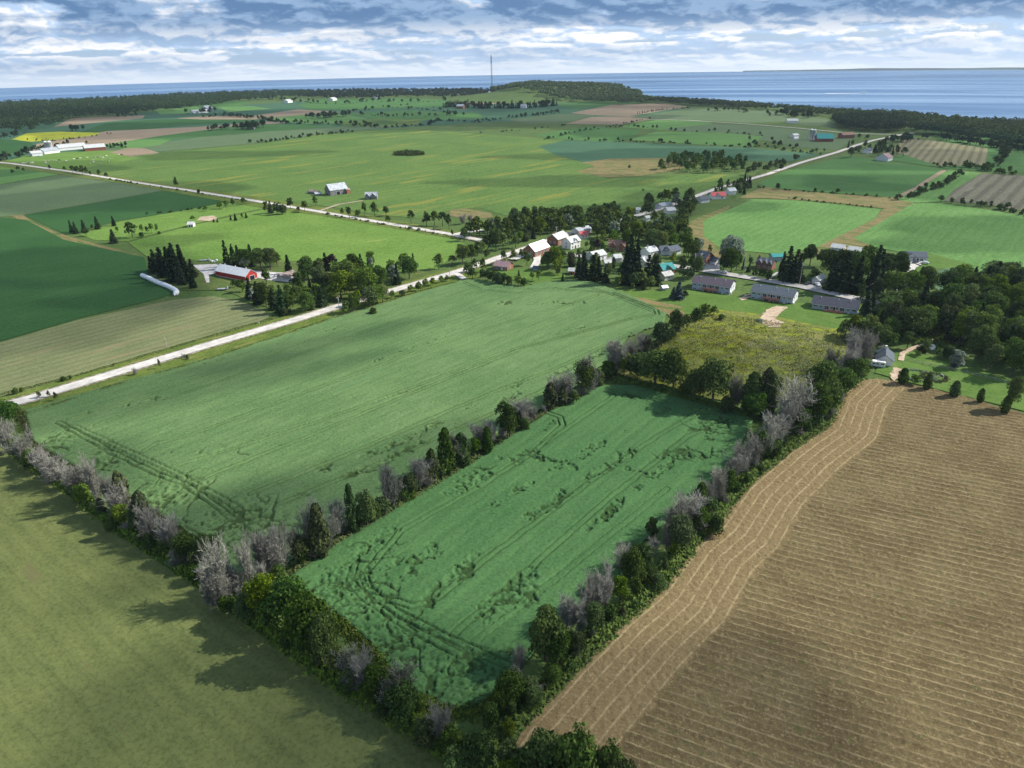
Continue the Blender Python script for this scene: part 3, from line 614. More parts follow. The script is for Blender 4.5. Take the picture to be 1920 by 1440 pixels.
def ribbons(segs, rng):
    """thin three-sided twigs from (p, q, r0, r1) rows"""
    s = np.array([[*a, *b, r0, r1] for a, b, r0, r1 in segs]); p, q, r0, r1 = s[:, :3], s[:, 3:6], s[:, 6:7], s[:, 7:8]
    d = q-p; d /= np.linalg.norm(d, axis=1)[:, None]+1e-9; t = rng.normal(size=d.shape); a = np.cross(d, t); a /= np.linalg.norm(a, axis=1)[:, None]; b = np.cross(d, a)
    o = [a, -.5*a+.87*b, -.5*a-.87*b]; V = np.stack([p+o[i]*r0 for i in range(3)]+[q+o[i]*r1 for i in range(3)], 1).reshape(-1, 3); k = len(s)
    B = np.arange(k)[:, None]*6; F = np.concatenate([B+np.array([[i, (i+1) % 3, 3+(i+1) % 3, 3+i]]) for i in range(3)], 0); return V, F
def bare_tree(seed, H=10., Wd=7., stems=5, thick=1.0, up=.55):
    rng = np.random.RandomState(seed); big = []; fine = []
    def grow(p, d, L, r, lev):
        n_ = 3 if lev < 2 else 2; q = p
        for i in range(n_):
            d = d+rng.normal(0, .13, 3); d[2] += .04*(lev < 3); d /= np.linalg.norm(d); q2 = q+d*L/n_
            ra = r*(1-.3*i/n_); (big if lev < 2 else fine).append((q, q2, max(ra, .034), max(ra*.75, .020))); q = q2
            if lev < 3:
                kk = (3, 4, 5, 4)[lev]
                for j in range(kk):
                    e = rng.normal(size=3); e -= d*e.dot(d); e /= np.linalg.norm(e)+1e-9
                    c = d*.72+e*rng.uniform(.45, .95); c[2] += up*.35; c /= np.linalg.norm(c)
                    grow(q-d*L/n_*rng.uniform(0, .8), c, L*rng.uniform(.42, .66), r*.5, lev+1) if rng.rand() < (.95, .85, .72, 0)[lev] else None
    for s in range(stems):
        a = rng.uniform(0, 6.28); lean = rng.uniform(.05, .5)*Wd/H; d = np.array([math.cos(a)*lean, math.sin(a)*lean, 1.]); d /= np.linalg.norm(d)
        grow(np.array([math.cos(a)*.35, math.sin(a)*.35, 0.]), d, H*rng.uniform(.45, .68), .10*thick, 0)
    V, F = ribbons(fine, rng); zmax = V[:, 2].max(); Vb, Fb = ribbons(big, rng); k = H/zmax
    wid = np.percentile(np.abs(V[:, :2]), 99.3)*2; kx = Wd/wid
    sc = np.array([kx, kx, k]); return (V*sc, F), (Vb*sc, Fb)
def trunk_mesh(seed, H, r, limbs=5, reach=2.4, top=.62):
    rng = random.Random(seed); m = MB(); m.tube([(0, 0, -.5), (rng.uniform(-.1, .1), 0, H*.3), (rng.uniform(-.25, .25), rng.uniform(-.2, .2), H*top)], [r, r*.75, r*.35], 7)
    for i in range(limbs):
        a = i*2.4+rng.uniform(-.4, .4); z0 = H*rng.uniform(.2, .45)
        m.tube([(0, 0, z0), (math.cos(a)*reach*.5, math.sin(a)*reach*.5, z0+H*.14), (math.cos(a)*reach, math.sin(a)*reach, z0+H*.26)], [r*.45, r*.28, r*.1], 5)
    return m.mesh('trunk', MT['bark'])
LIB = {}
def lib(kind, crowns, trunks): LIB[kind] = (crowns, trunks)
lm = MT['leaf_mid']
rd = [np_mesh('crown', *crown_round(s, 10, w, lo, 3300, sz*.8), lm) for s, w, lo, sz in ((1, 8, 17, .33), (2, 9.5, 20, .35), (3, 7, 15, .32), (4, 8.5, 24, .34), (5, 10, 16, .36))]
tr = [trunk_mesh(s, 10, .32) for s in range(3)]
lib('round', rd, tr)
lib('tall', [np_mesh('crown', *crown_round(s, 10, 5.2, 15, 2600, .24), lm) for s in (11, 12, 13)], [trunk_mesh(9, 10, .24, 4, 1.4)])
lib('bush', [np_mesh('crown', *crown_round(s, 3.5, 5, 12, 1500, .2, 0), lm) for s in (21, 22, 23)], [trunk_mesh(8, 3, .12, 5, 1.1)])
lib('spruce', [np_mesh('crown', *crown_cone(s, 10, w), lm) for s, w in ((31, 4.6), (32, 5.4), (33, 4.0))], [trunk_mesh(7, 10, .2, 0, 0, .9)])
lib('column', [np_mesh('crown', *crown_column(s, 10, 4.0), lm) for s in (41, 42)], [trunk_mesh(6, 10, .18, 0, 0, .7)])
bt = [bare_tree(s, 10, w, st, 1, u) for s, w, st, u in ((51, 7, 4, 1.1), (52, 6, 3, 1.4), (53, 7.5, 5, .9), (54, 5.5, 3, 1.6), (55, 6, 4, 1.2))]
lib('bare', [np_mesh('twigs', *a[0], MT['twig']) for a in bt], [np_mesh('trunk', *a[1], MT['twig']) for a in bt])
def sparse(seed, leafk):
    (a, b) = bare_tree(seed, 10, 7, 4, 1, .6); rng = np.random.RandomState(seed); V = a[0]; idx = rng.choice(len(V), leafk); C = V[idx]
    Q = quads(C, C-np.array([0, 0, 5]), .26, rng); return a, b, Q
sp_ = [sparse(s, 900) for s in (61, 62)]
LIB['sparse'] = ([np_mesh('crown', *x[2], lm) for x in sp_], [np_mesh('trunk', np.concatenate([x[0][0], x[1][0]]), np.concatenate([x[0][1], x[1][1]+len(x[0][0])]), MT['twig']) for x in sp_])
# small single-mesh trees for the distance
def far_tree(seed, kind):
    if kind == 'spruce': V, F = crown_cone(seed, 10, 4.6, 9, 320, .62)
    elif kind == 'bush': V, F = crown_round(seed, 3.5, 5, 7, 160, .5, 0)
    else: V, F = crown_round(seed, 10, 7.5, 9, 330, .62, .12)
    t = MB().tube([(0, 0, -.5), (0, 0, 5)], [.3, .15], 5, False); tv = np.array(t.v); tf = np.array(t.f)
    return np_mesh('far_'+kind, np.concatenate([V, tv]), np.concatenate([F, tf+len(V)]), MT['leaf_far'])
FAR = {k: [far_tree(s+200, k) for s in range(4)] for k in ('round', 'spruce', 'bush')}
# ------------------------------------------------------------------ placing trees
LOOK = {'leaf_dark': 'dark green', 'leaf_mid': 'green', 'leaf_light': 'yellow-green', 'leaf_olive': 'olive', 'leaf_silver': 'silver-grey', 'needle': 'blackish green', 'needle_blue': 'blue-green', 'leaf_purple': 'purple-leaved', 'twig': 'bare grey', 'leaf_far': 'dark green', 'leaf_wood': 'green', 'weed': 'weedy green'}
KN = {'round': ('deciduous_tree', 'leafy tree', 'tree'), 'tall': ('deciduous_tree', 'narrow leafy tree', 'tree'), 'bush': ('shrub', 'shrub', 'shrub'), 'spruce': ('spruce_tree', 'spruce', 'tree'),
      'column': ('cedar_tree', 'columnar cedar', 'tree'), 'bare': ('bare_tree', 'leafless twiggy tree', 'tree'), 'sparse': ('thin_leaved_tree', 'half-leafless tree', 'tree')}
TREES = []
def tree(kind, x, y, h, wid=None, mat='leaf_mid', where='', group=None, px=None):
    """h, wid in metres; where is a phrase naming what it stands beside"""
    cr, tk = LIB[kind]; nat = 3.5 if kind == 'bush' else 10.; rw = {'round': 8.4, 'tall': 5.2, 'bush': 5, 'spruce': 4.7, 'column': 4, 'bare': 7, 'sparse': 7}[kind]
    i = random.randrange(len(cr)); s = h/nat; sw = s if wid is None else wid/rw
    u, v = proj((x, y, 0)); px_size = h/mpp(u, min(max(v, 180), 1430))
    TREES.append((px_size, len(TREES), x, y, kind, mat, h, s, sw, i, where, group))
def plant_all():
    TREES.sort(key=lambda t: -t[0]); cnt = {}; rest = {}; out = []
    for sz, _, x, y, kind, mat, h, s, sw, i, where, group in TREES:
        nm, nn, cat = KN[kind]; cnt[nm] = cnt.get(nm, 0)+1; rz = random.uniform(0, 6.28); sy = sw*random.uniform(.92, 1.08)
        if cnt[nm] > 297: rest.setdefault((where, mat), []).append((x, y, s, sw, sy, rz)); continue
        cr, tk = LIB[kind]; o = empty(nm, (x, y, 0), rz); o.scale = (sw, sy, s)
        link('crown' if kind != 'bare' else 'twigs', cr[i], o, MT[mat]); link('trunk', tk[i % len(tk)], o); tag(o, None, cat, group); out.append((o, kind, mat, h, where, group))
    for (where, mat), L in rest.items():
        o = bake('tree_mass', [(random.choice(FAR['round']), x, y, sw, sy, s, rz) for x, y, s, sw, sy, rz in L], MT[mat]); tag(o, 'lesser '+LOOK[mat]+' trees filling gaps '+where, 'trees', None, 'stuff')
    print('TREES', cnt); return out
def bake(name, items, mat, parent=None):
    Vs = []; Fs = []; b = 0; cache = {}
    for me, x, y, sx, sy, sz, rz in items:
        if me.name not in cache:
            v = np.empty(len(me.vertices)*3, np.float32); me.vertices.foreach_get('co', v); f = np.empty(len(me.loops), np.int32); me.loops.foreach_get('vertex_index', f); cache[me.name] = (v.reshape(-1, 3), f.reshape(-1, 4))
        v, f = cache[me.name]; c, s_ = math.cos(rz), math.sin(rz); X = v[:, 0]*sx; Y = v[:, 1]*sy
        Vs.append(np.stack([X*c-Y*s_+x, X*s_+Y*c+y, v[:, 2]*sz], 1)); Fs.append(f+b); b += len(v)
    return link(name, np_mesh(name, np.concatenate(Vs), np.concatenate(Fs), mat), parent)
def tp(kind, px, pyb, pyt, wpx, mat='leaf_mid', where='', group=None):
    p = at(px, pyb); h = rise(px, pyb, pyt); return tree(kind, p.x, p.y, max(h, .8), max(wpx*mpp(px, pyb)*(.88 if kind == 'bare' else .84), .8), mat, where, group)
CODE = {'G': ('bare', 'twig'), 'D': ('round', 'leaf_dark'), 'M': ('round', 'leaf_mid'), 'L': ('round', 'leaf_light'), 'Y': ('sparse', 'leaf_olive'), 'C': ('column', 'leaf_dark'), 'B': ('bush', 'leaf_mid'),
        'b': ('bush', 'leaf_dark'), 'S': ('spruce', 'needle'), 'T': ('tall', 'leaf_mid'), 't': ('tall', 'leaf_dark'), 'O': ('column', 'leaf_olive'), 'W': ('round', 'leaf_silver'), 'P': ('round', 'leaf_purple'), 'U': ('spruce', 'needle_blue'), 'K': ('tall', 'leaf_silver')}
def row(spec, where, group):
    for c, a, b, t, w in spec:
        k, m = CODE[c]; tp(k, a, b, t, w, m, where, group)
def near_road(x, y, gap=1.5):
    for pts, w in ROADS:
        for a, b in zip(pts, pts[1:]):
            e = b-a; L = e.length_squared
            if L == 0: continue
            t = max(0, min(1, (Vector((x, y))-a).dot(e)/L))
            if (Vector((x, y))-a-e*t).length < w/2+gap: return True
    return False
KEEP = []      # picture boxes of buildings that stand clear in view (px0, py0, px1, py1, y of foot)
SOLID = []     # footprints x, y, radius
def free(x, y, h, w, gap=.8):
    if near_road(x, y, gap): return False
    for a, b, r in SOLID:
        if math.hypot(x-a, y-b) < r+w*.3: return False
    u, v = proj((x, y, 0)); u2, v2 = proj((x, y, h)); hw = w/2/mpp(u, max(v, 200))
    for x0, y0, x1, y1 in KEEP:
        if v > y0+(y1-y0)*.5 and u+hw*.8 > x0 and u-hw*.8 < x1 and v2 < y1-2 and v > y0: return False
    return True
def grove(poly, nmax, mixs, hr, where, group, mind=3.0, wr=(.75, 1.0)):
    P = [at(*p) for p in poly]; xs = [p.x for p in P]; ys = [p.y for p in P]; PP = [(p.x, p.y) for p in P]; got = []; tries = 0
    while len(got) < nmax and tries < nmax*40:
        tries += 1; x, y = random.uniform(min(xs), max(xs)), random.uniform(min(ys), max(ys))
        if not inside(np.array([x]), np.array([y]), PP)[0]: continue
        if any((x-a)**2+(y-b)**2 < mind**2 for a, b in got): continue
        h = random.uniform(*hr); c = random.choice(mixs); k, m = CODE[c]
        if k == 'bush': h *= .35
        if k in ('spruce',): h *= 1.1
        w = h*{'round': .85, 'tall': .55, 'bush': 1.4, 'spruce': .45, 'column': .4, 'bare': .7, 'sparse': .7}[k]*random.uniform(*wr)
        if not free(x, y, h, w): continue
        tree(k, x, y, h, w, m, where, group); got.append((x, y))
def under(name, pts, wm, n_, hm, mats, label, z0=.1, size=.42):
    """low tangle along a line: one mass nobody could count"""
    rng = np.random.RandomState(int(abs(pts[0][0])+n_)); P = W2(pts); L = [math.hypot(b[0]-a[0], b[1]-a[1]) for a, b in zip(P, P[1:])]; tot = sum(L)
    seg = rng.choice(len(L), n_, p=np.array(L)/tot); t = rng.rand(n_); A = np.array(P)[seg]; B = np.array(P)[seg+1]; c = A+(B-A)*t[:, None]
    d = (B-A)/np.linalg.norm(B-A, axis=1)[:, None]; nn = np.stack([-d[:, 1], d[:, 0]], 1); off = np.clip(rng.normal(0, .42, n_), -1, 1)*wm/2
    c = c+nn*off[:, None]; hh = hm*(1-(off/(wm/2))**2*.8)*(.35+.9*fbm(c[:, 0], c[:, 1], 4.5, 3))*rng.uniform(.15, 1, n_)
    C = np.stack([c[:, 0], c[:, 1], z0+hh], 1); N_ = np.stack([nn[:, 0]*np.sign(off), nn[:, 1]*np.sign(off), np.full(n_, .9)], 1)
    V, F = quads(C, N_, size, rng); o = link(name, np_mesh(name, V, F, MT[mats])); tag(o, label, 'undergrowth', None, 'stuff'); return o
# ------------------------------------------------------------------ buildings
def win(parent, x, y, z, w, h, face, door=False, trim='white', glassm='glass'):
    """face: unit direction 'f' (-y), 'r' (+x), 'l' (-x), 'k' (+y)"""
    m = MB(); g_ = MB(); fr = .12
    for a0, a1, b0, b1 in ((-w/2-fr, w/2+fr, -fr, 0), (-w/2-fr, w/2+fr, h, h+fr), (-w/2-fr, -w/2, 0, h), (w/2, w/2+fr, 0, h), (-.04, .04, 0, h)):
        if door and a0 == -.04: continue
        m.box(a0, a1, -.09, .04, b0, b1)
    g_.box(-w/2, w/2, -.04, .02, 0, h)
    o = m.build('door' if door else 'window', MT[trim], parent); o.location = (x, y, z); o.rotation_euler.z = {'f': 0, 'r': math.pi/2, 'l': -math.pi/2, 'k': math.pi}[face]
    g_.build('door_leaf' if door else 'pane', MT[glassm], o); return o
def house(name, A, B, depth, eave, riser, wall, roof, label, cat, ridge='x', over=.5, wins=(), doors=(), rwins=(), lwins=(), chim=None, gable=None, dormers=(), keep=True, found=0, group=None, gmat=None, z=0, hip=0, kx=0):
    a, b = at(*A), at(*B); d = b-a; L = d.length; mid = (a+b)/2; rz = math.atan2(d.y, d.x); o = empty(name, (mid.x, mid.y, z), rz); tag(o, label, cat, group)
    x0, x1, D = -L/2, L/2, depth; e = eave; r = e+riser; w = MB()
    if ridge == 'x':
        w.poly((x0,0,-.5),(x1,0,-.5),(x1,0,e),(x0,0,e)).poly((x1,D,-.5),(x0,D,-.5),(x0,D,e),(x1,D,e))
        if hip: w.poly((x1,0,-.5),(x1,D,-.5),(x1,D,e),(x1,0,e)).poly((x0,D,-.5),(x0,0,-.5),(x0,0,e),(x0,D,e))
        else: w.poly((x1,0,-.5),(x1,D,-.5),(x1,D,e),(x1,D/2,r),(x1,0,e)).poly((x0,D,-.5),(x0,0,-.5),(x0,0,e),(x0,D/2,r),(x0,D,e))
    else:
        w.poly((x0,0,-.5),(x1,0,-.5),(x1,0,e),(0,0,r),(x0,0,e)).poly((x1,D,-.5),(x0,D,-.5),(x0,D,e),(0,D,r),(x1,D,e))
        w.poly((x1,0,-.5),(x1,D,-.5),(x1,D,e),(x1,0,e)).poly((x0,D,-.5),(x0,0,-.5),(x0,0,e),(x0,D,e))
    w.build('wall', MT[wall], o)
    if found: MB().box(x0-.05, x1+.05, -.05, D+.05, -.5, found).build('foundation', MT['concrete'], o)
    th = .16
    for s in (0, 1):
        m = MB()
        if ridge == 'x':
            sl = riser/(D/2); ye = -over if s == 0 else D+over; ze = e-sl*over; hx = hip
            p = [(x0-over, ye, ze), (x1+over, ye, ze), (x1+over-hx*(over and 1), D/2, r+.02), (x0-over+hx, D/2, r+.02)]
        else:
            sl = riser/(L/2); xe = x0-over if s == 0 else x1+over; ze = e-sl*over
            p = [(xe, D+over, ze), (xe, -over, ze), (0, -over, r+.02), (0, D+over, r+.02)]
        if s: p = p[::-1]
        q = [(u, v, zz+th) for u, v, zz in p]; k = len(m.v); m.v += p+q
        m.f += [(k+3, k+2, k+1, k), (k+4, k+5, k+6, k+7)]+[(k+i, k+(i+1) % 4, k+4+(i+1) % 4, k+4+i) for i in range(4)]
        m.build('roof', MT[roof], o)
    if hip:
        for sx in (-1, 1):
            X = (x1+over)*sx if sx > 0 else (x0-over); XI = X-sx*hip; ze = e-riser/(D/2)*over
            m = MB(); p = [(X, -over, ze+th), (X, D+over, ze+th), (XI, D/2, r+.02+th)]; m.poly(*(p if sx > 0 else p[::-1])); m.poly(*[(u, v, w_-th) for u, v, w_ in (p[::-1] if sx > 0 else p)]); m.build('roof', MT[roof], o)
    for fx, zz, ww, hh in wins: win(o, x0+fx*L, -.02, zz, ww, hh, 'f')
    for fy, zz, ww, hh in rwins: win(o, x1+.02, fy*D, zz, ww, hh, 'r')
    for fy, zz, ww, hh in lwins: win(o, x0-.02, fy*D, zz, ww, hh, 'l')
    for fc, f, zz, ww, hh, mt in doors:
        win(o, x0+f*L if fc in 'fk' else (x1+.02 if fc == 'r' else x0-.02), -.02 if fc == 'f' else (f*D if fc != 'k' else D+.02), zz, ww, hh, fc, True, 'white', mt)
    if chim: MB().box(-.4, .4, -.4, .4, -.8, 1.3).build('chimney', MT[chim[2]], o).location = (x0+chim[0]*L, D*chim[1], r)
    for fx, gw, gr in dormers:                                  # cross gables on the front
        m = MB(); cx = x0+fx*L; zb = e-.1; dd = D/2
        m.poly((cx-gw/2, -.25, zb), (cx+gw/2, -.25, zb), (cx, -.25, zb+gr)); m.build('gable', MT[gmat or wall], o)
        for s in (-1, 1):
            m = MB(); p = [(cx+s*(gw/2+.25), -.6, zb-.15), (cx, -.6, zb+gr+.15), (cx, dd, zb+gr+.15), (cx+s*(gw/2+.25), dd*.35, zb-.15)]
            if s > 0: p = p[::-1]
            q = [(u, v, zz-.13) for u, v, zz in p]; k = len(m.v); m.v += p+q
            m.f += [(k, k+1, k+2, k+3), (k+7, k+6, k+5, k+4)]+[(k+(i+1) % 4, k+i, k+4+i, k+4+(i+1) % 4) for i in range(4)]; m.build('gable_roof', MT[roof], o)
    c = o.matrix_basis @ Vector((0, D/2, 0)); SOLID.append((c.x, c.y, max(L, D)*.42)); 
    if L > 1.6*D:
        for s in (-.33, .33):
            c = o.matrix_basis @ Vector((s*L, D/2, 0)); SOLID.append((c.x, c.y, D*.6))
    if keep:
        cs = [proj(o.matrix_basis @ Vector(q)) for q in ((x0, 0, 0), (x1, 0, 0), (x1, D, 0), (x0, D, 0), (x0, 0, r), (x1, D, r), (x1, 0, e), (x0, D, r))]
        KEEP.append((min(c[0] for c in cs)+kx, min(c[1] for c in cs), max(c[0] for c in cs)-kx, max(c[1] for c in cs)))
    o['L'] = 0; del o['L']; return o, L
# ------------------------------------------------------------------ village and farm buildings
def dep(A, B, C):
    a, b, c = at(*A), at(*B), at(*C); d = (b-a).normalized(); return abs((c-b).x*(-d.y)+(c-b).y*d.x)
dth = dep((1407,559), (1485,571.5), (1496,561))
def deck(o, x0, x1, z, out):
    MB().box(x0, x1, -out, -.05, z-.18, z).build('deck_floor', MT['wood'], o)
    k = max(2, int((x1-x0)/2.2))
    for i in range(k+1):
        x = x0+.08+(x1-x0-.16)*i/k; MB().box(-.07, .07, -.07, .07, -z-.3, 1.0).build('deck_post', MT['wood'], o).location = (x, -out+.08, z)
    m = MB().box(x0, x1, -out+.02, -out+.12, z+.92, z+1.0).box(x0, x1, -out+.02, -out+.10, z+.12, z+.18)
    for i in range(int((x1-x0)/.28)): m.box(x0+.14+i*.28, x0+.18+i*.28, -out+.05, -out+.09, z+.12, z+.95)
    m.build('deck_railing', MT['wood'], o)
    for i in range(3): MB().box(-.7, .7, -.3, 0, -.14, 0).build('step', MT['wood'], o).location = ((x0+x1)/2, -out-.3*i, z-.25*(i+1))
def town(A, B, label, roofm, eave, full=True):
    L = (at(*B)-at(*A)).length
    w = [(.07, eave-1.7, 1.7, .9), (.20, eave-1.9, .9, 1.1), (.33, eave-2.3, 1.9, 2.0), (.44, eave-1.9, 1.2, 1.3), (.56, eave-1.9, 1.2, 1.3), (.67, eave-2.3, 1.9, 2.0), (.80, eave-1.9, .9, 1.1), (.93, eave-1.7, 1.7, .9)]
    if eave > 3.6: w += [(.07, .25, 1.7, .7), (.20, .25, .9, .7), (.80, .25, .9, .7), (.93, .25, 1.7, .7)]
    o, L = house('town_house_row', A, B, dth, eave, 2.4, 'vinyl', roofm, label, 'house', wins=w, doors=[('f', .5, eave-2.5, .95, 2.05, 'dark')], over=.55)
    for k in range(3): MB().box(-.45, .45, -.9, -.2, 0, .75).build('air_conditioner', MT['vinylw'], o).location = (-L/2+L*(.25+.25*k)+1.5, -.1, -.0)
    MB().box(L/2+.012, L/2+.03, 0, dth, -.5, eave).poly((L/2+.03, 0, eave), (L/2+.03, dth, eave), (L/2+.03, dth/2, eave+2.3)).build('sunlit_end_panel', MT['vinylw'], o)  # paler copy of the siding: sunlight on the gable end painted in
    for fy in (.3, .62): win(o, L/2+.05, dth*fy, eave-1.9, .9, 1.1, 'r')
    for f in (.16, .55, .82): MB().tube([(0, 0, -.5), (0, 0, .7)], .14, 6).build('roof_vent', MT['white'], o).location = (-L/2+f*L, dth*.36, eave+1.95)
    deck(o, -L*.21, L*.21, eave-2.5, 2.6); MB().box(-.5, .5, 0, 1.0, 0, 1.2).build('gas_cabinet', MT['white'], o).location = (L/2+.2, .4, 0)
    MB().tube([(L/2+.1, -.12, eave-.2), (L/2+.1, -.12, .1), (L/2+.3, -1.6, -.05)], .07, 5).build('downspout', MT['white'], o)
    MB().box(-L/2-.5, L/2+.5, -.72, -.58, eave-.42, eave-.26).build('gutter', MT['white'], o); return o
town((1297,541.7), (1367.5,552), 'pale row house with violet-grey roof, left end hidden by trees', 'mauvegrey', 4.2)
town((1407,559), (1485,571.5), 'pale row house with slate-grey roof, the middle of three beside the street', 'greyroof', 4.3)
town((1521.5,579), (1606,590.5), 'pale row house with charcoal roof nearest the dark wood', 'darkroof', 3.2)
house('bungalow', (1638,588), (1662,592), 8, 3, 2.2, 'vinyl', 'darkroof', 'small dark-roofed bungalow end peeping out of the trees beside the row houses', 'house', wins=((.3,1,1.5,1.1),(.7,1,1.2,1.1)), keep=False)
A, B, C = (405.4,517.5), (461.7,529), (492,523.8); D_ = dep(A, B, C)
o, L = house('red_barn', A, B, D_, 3.4, 3.1, 'red', 'steel', 'long red barn with bright white metal roof and open end door', 'barn', found=.7, doors=[('r', .55, 0, 3.4, 2.9, 'dark')], over=.3)
for k in range(3): MB().tube([(0, 0, -.4), (0, 0, .5)], .22, 7).build('ridge_vent', MT['white'], o).location = (-L/2+L*(.15+.35*k), D_/2+.4, 6.7)
for yy in (0.03, D_-.03): MB().box(-.09, .09, -.09, .09, .7, 3.3).build('corner_trim', MT['white'], o).location = (L/2+.03, yy, 0)
house('brick_church', (1003,484), (1030,474), 9.5, 4.4, 3.9, 'brick', 'steel', 'tall brick church with a blinding white metal roof', 'church', over=.5, wins=[(f, 1.2, 1.1, 2.4) for f in (.15,.38,.62,.85)], lwins=[(.3,1.3,1.1,2.4),(.7,1.3,1.1,2.4)], doors=[('l', .5, 0, 1.8, 2.5, 'white')])
house('brick_house', (1046,461), (1065,454), 9, 4.4, 3.0, 'brick', 'steel_dull', 'brick house with white metal roof behind the church', 'house', wins=[(.2,1,1.1,1.3),(.5,1,1.1,1.3),(.8,1,1.1,1.3)], lwins=[(.3,1.2,1,1.3),(.7,1.2,1,1.3)], chim=(.2,.5,'brick'))
house('white_house', (1070,468), (1088,463), 8, 4.8, 2.8, 'white', 'steel_dull', 'white two-storey farmhouse with white gabled roof right of the church', 'house', wins=[(.2,.6,1,1.3),(.8,.6,1,1.3),(.2,3,1,1.2),(.8,3,1,1.2)], dormers=[(.5,4,1.9)], doors=[('f',.5,0,1.1,2.1,'dark')], lwins=[(.5,3,1,1.2),(.5,.7,1,1.3)])
house('long_shed', (1085,441), (1108,436), 7, 3, 1.6, 'vinylw', 'steel_grey', 'long low shed with pale green-grey roof at the village back', 'shed')
house('cottage', (1089,448), (1103,446.5), 6, 2.8, 1.7, 'white', 'redroof', 'little white cottage with orange-red roof in the village', 'house', wins=[(.3,1,1,1.1),(.7,1,1,1.1)])
house('brick_bungalow', (926,506), (951,509), 8.5, 2.8, 2.1, 'brick', 'pinkroof', 'brick bungalow with mauve roof near the field corner', 'house', wins=[(.15,1,1.3,1.1),(.42,.9,1.6,1.2),(.85,1,1,1.1)], doors=[('f',.62,0,1,2.1,'white')], rwins=[(.5,1,1.2,1.1)], chim=(.6,.6,'brick'))
house('brown_roof_house', (1141,471), (1174,472), 10, 3.6, 2.8, 'brick', 'brownroof', 'large brick house with brown roof and twin front gables', 'house', wins=[(.1,1,1.1,1.3),(.5,1,1.4,1.3),(.9,1,1.1,1.3)], dormers=[(.25,4,2.4),(.72,4.2,2.4)], chim=(.1,.4,'brick'))
house('white_roof_house', (1115,491), (1137,486), 8, 3.4, 2.2, 'white', 'steel_dull', 'house with broad white roof behind the dark village spruces', 'house', keep=False, wins=[(.3,1,1.1,1.2),(.7,1,1.1,1.2)])
house('garden_shed', (1135,500), (1147,499), 4.5, 2.4, 1.2, 'white', 'steel_dull', 'tiny white shed between the village spruces', 'shed')
house('garage', (1153,492), (1166,491), 6, 2.8, 1.6, 'vinylw', 'steel_dull', 'white-roofed garage below the brown-roofed house', 'garage', keep=False)
house('white_roof_house', (1195,499), (1213,501), 8, 3.4, 2.4, 'white', 'steel_dull', 'white house with steep white roof right of the tallest village spruce', 'house', dormers=[(.5,4,2.2)], wins=[(.2,1,1,1.2),(.8,1,1,1.2)])
house('blue_roof_house', (1217,482), (1234,478), 8, 3.2, 2.3, 'white', 'steel_grey', 'white house with pale blue-green roof left of two grey roofs', 'house', wins=[(.3,1,1,1.2),(.7,1,1,1.2)])
house('grey_roof_house', (1240,479), (1256,478), 8, 3.0, 2.3, 'vinylw', 'greyroof', 'house with dark grey gabled roof, left one of a pair', 'house', dormers=[(.5,4,1.8)])
house('grey_roof_house', (1259,480), (1277,476), 8, 3.0, 2.3, 'vinylw', 'greyroof', 'house with dark grey gabled roof beside the big willow-like tree', 'house', wins=[(.5,1,1,1.2)])
house('teal_roof_house', (1243,519), (1265,516), 9, 4, 2.6, 'brick', 'tealroof', 'brick house with bright teal metal roof', 'house', dormers=[(.5,4,2)], wins=[(.2,1,1,1.3),(.8,1,1,1.3)])
house('garage', (1246,527), (1262,524), 6, 3, 1.6, 'cream', 'concrete', 'cream garage with tan roof in front of the teal-roofed house', 'garage', doors=[('r',.5,0,1.2,2,'white')], wins=[(.5,.9,1.2,1.1)])
house('garden_shed', (1243,546), (1252,545), 3.4, 1.9, .8, 'concrete', 'steel', 'small white-roofed garden shed on the grass by the blue spruce', 'shed')
house('garden_shed', (1066,515), (1076,515.5), 4.5, 2.4, 1.2, 'mud', 'steel_dull', 'rust-red shed with white roof at the pea field edge', 'shed', doors=[('f',.5,0,1,1.9,'dark')])
house('garden_shed', (1000,508), (1007,508.5), 3, 2.0, .8, 'vinyl', 'greyroof', 'small grey shed on the lawn by the bungalow', 'shed')
house('brick_house', (1304,494), (1322,498), dep((1304,494),(1322,498),(1330,492)), 4.8, 2.9, 'brick', 'greyroof', 'brick house with blue-grey roof at the head of the driveway', 'house', dormers=[(.45,3.4,2)], wins=[(.2,.8,1,1.4),(.8,.8,1,1.4),(.2,3,1,1.2),(.8,3,1,1.2)], rwins=[(.3,.8,1,1.4),(.7,.8,1,1.4),(.5,3.2,1,1.2)], chim=(.9,.5,'brick'))
house('garage', (1330,496), (1340,498.5), 7, 2.7, 1.6, 'white', 'greyroof', 'white garage joined beside the driveway brick house', 'garage', doors=[('f',.5,0,2.6,2.1,'vinylw')])
house('brick_house', (1416,503.5), (1446,508), 8, 3.6, 2.6, 'brick', 'greyroof', 'brick house with several steep front gables beside a dark spruce', 'house', dormers=[(.2,4,2.3),(.55,3.2,2.6),(.85,3,2.2)], wins=[(.2,.8,1.2,1.4),(.55,.8,1.1,1.4),(.85,.8,1,1.4)], chim=(.08,.5,'brick'))
house('garage', (1521,531.5), (1535,534.3), 8, 2.7, 1.6, 'vinylw', 'steel_dull', 'small street-side garage with bright white roof', 'garage', ridge='y', doors=[('f',.5,0,3,2.2,'white')])
house('greenhouse_shed', (1557,471), (1580,474), 7, 2.8, 1.6, 'vinylw', 'steel_dull', 'white-roofed long shed behind dark trees, left of its pair', 'shed', found=0)
house('greenhouse_shed', (1588,476), (1610,479), 7, 2.8, 1.6, 'vinylw', 'steel_dull', 'white-roofed long shed behind dark trees, right of its pair', 'shed')
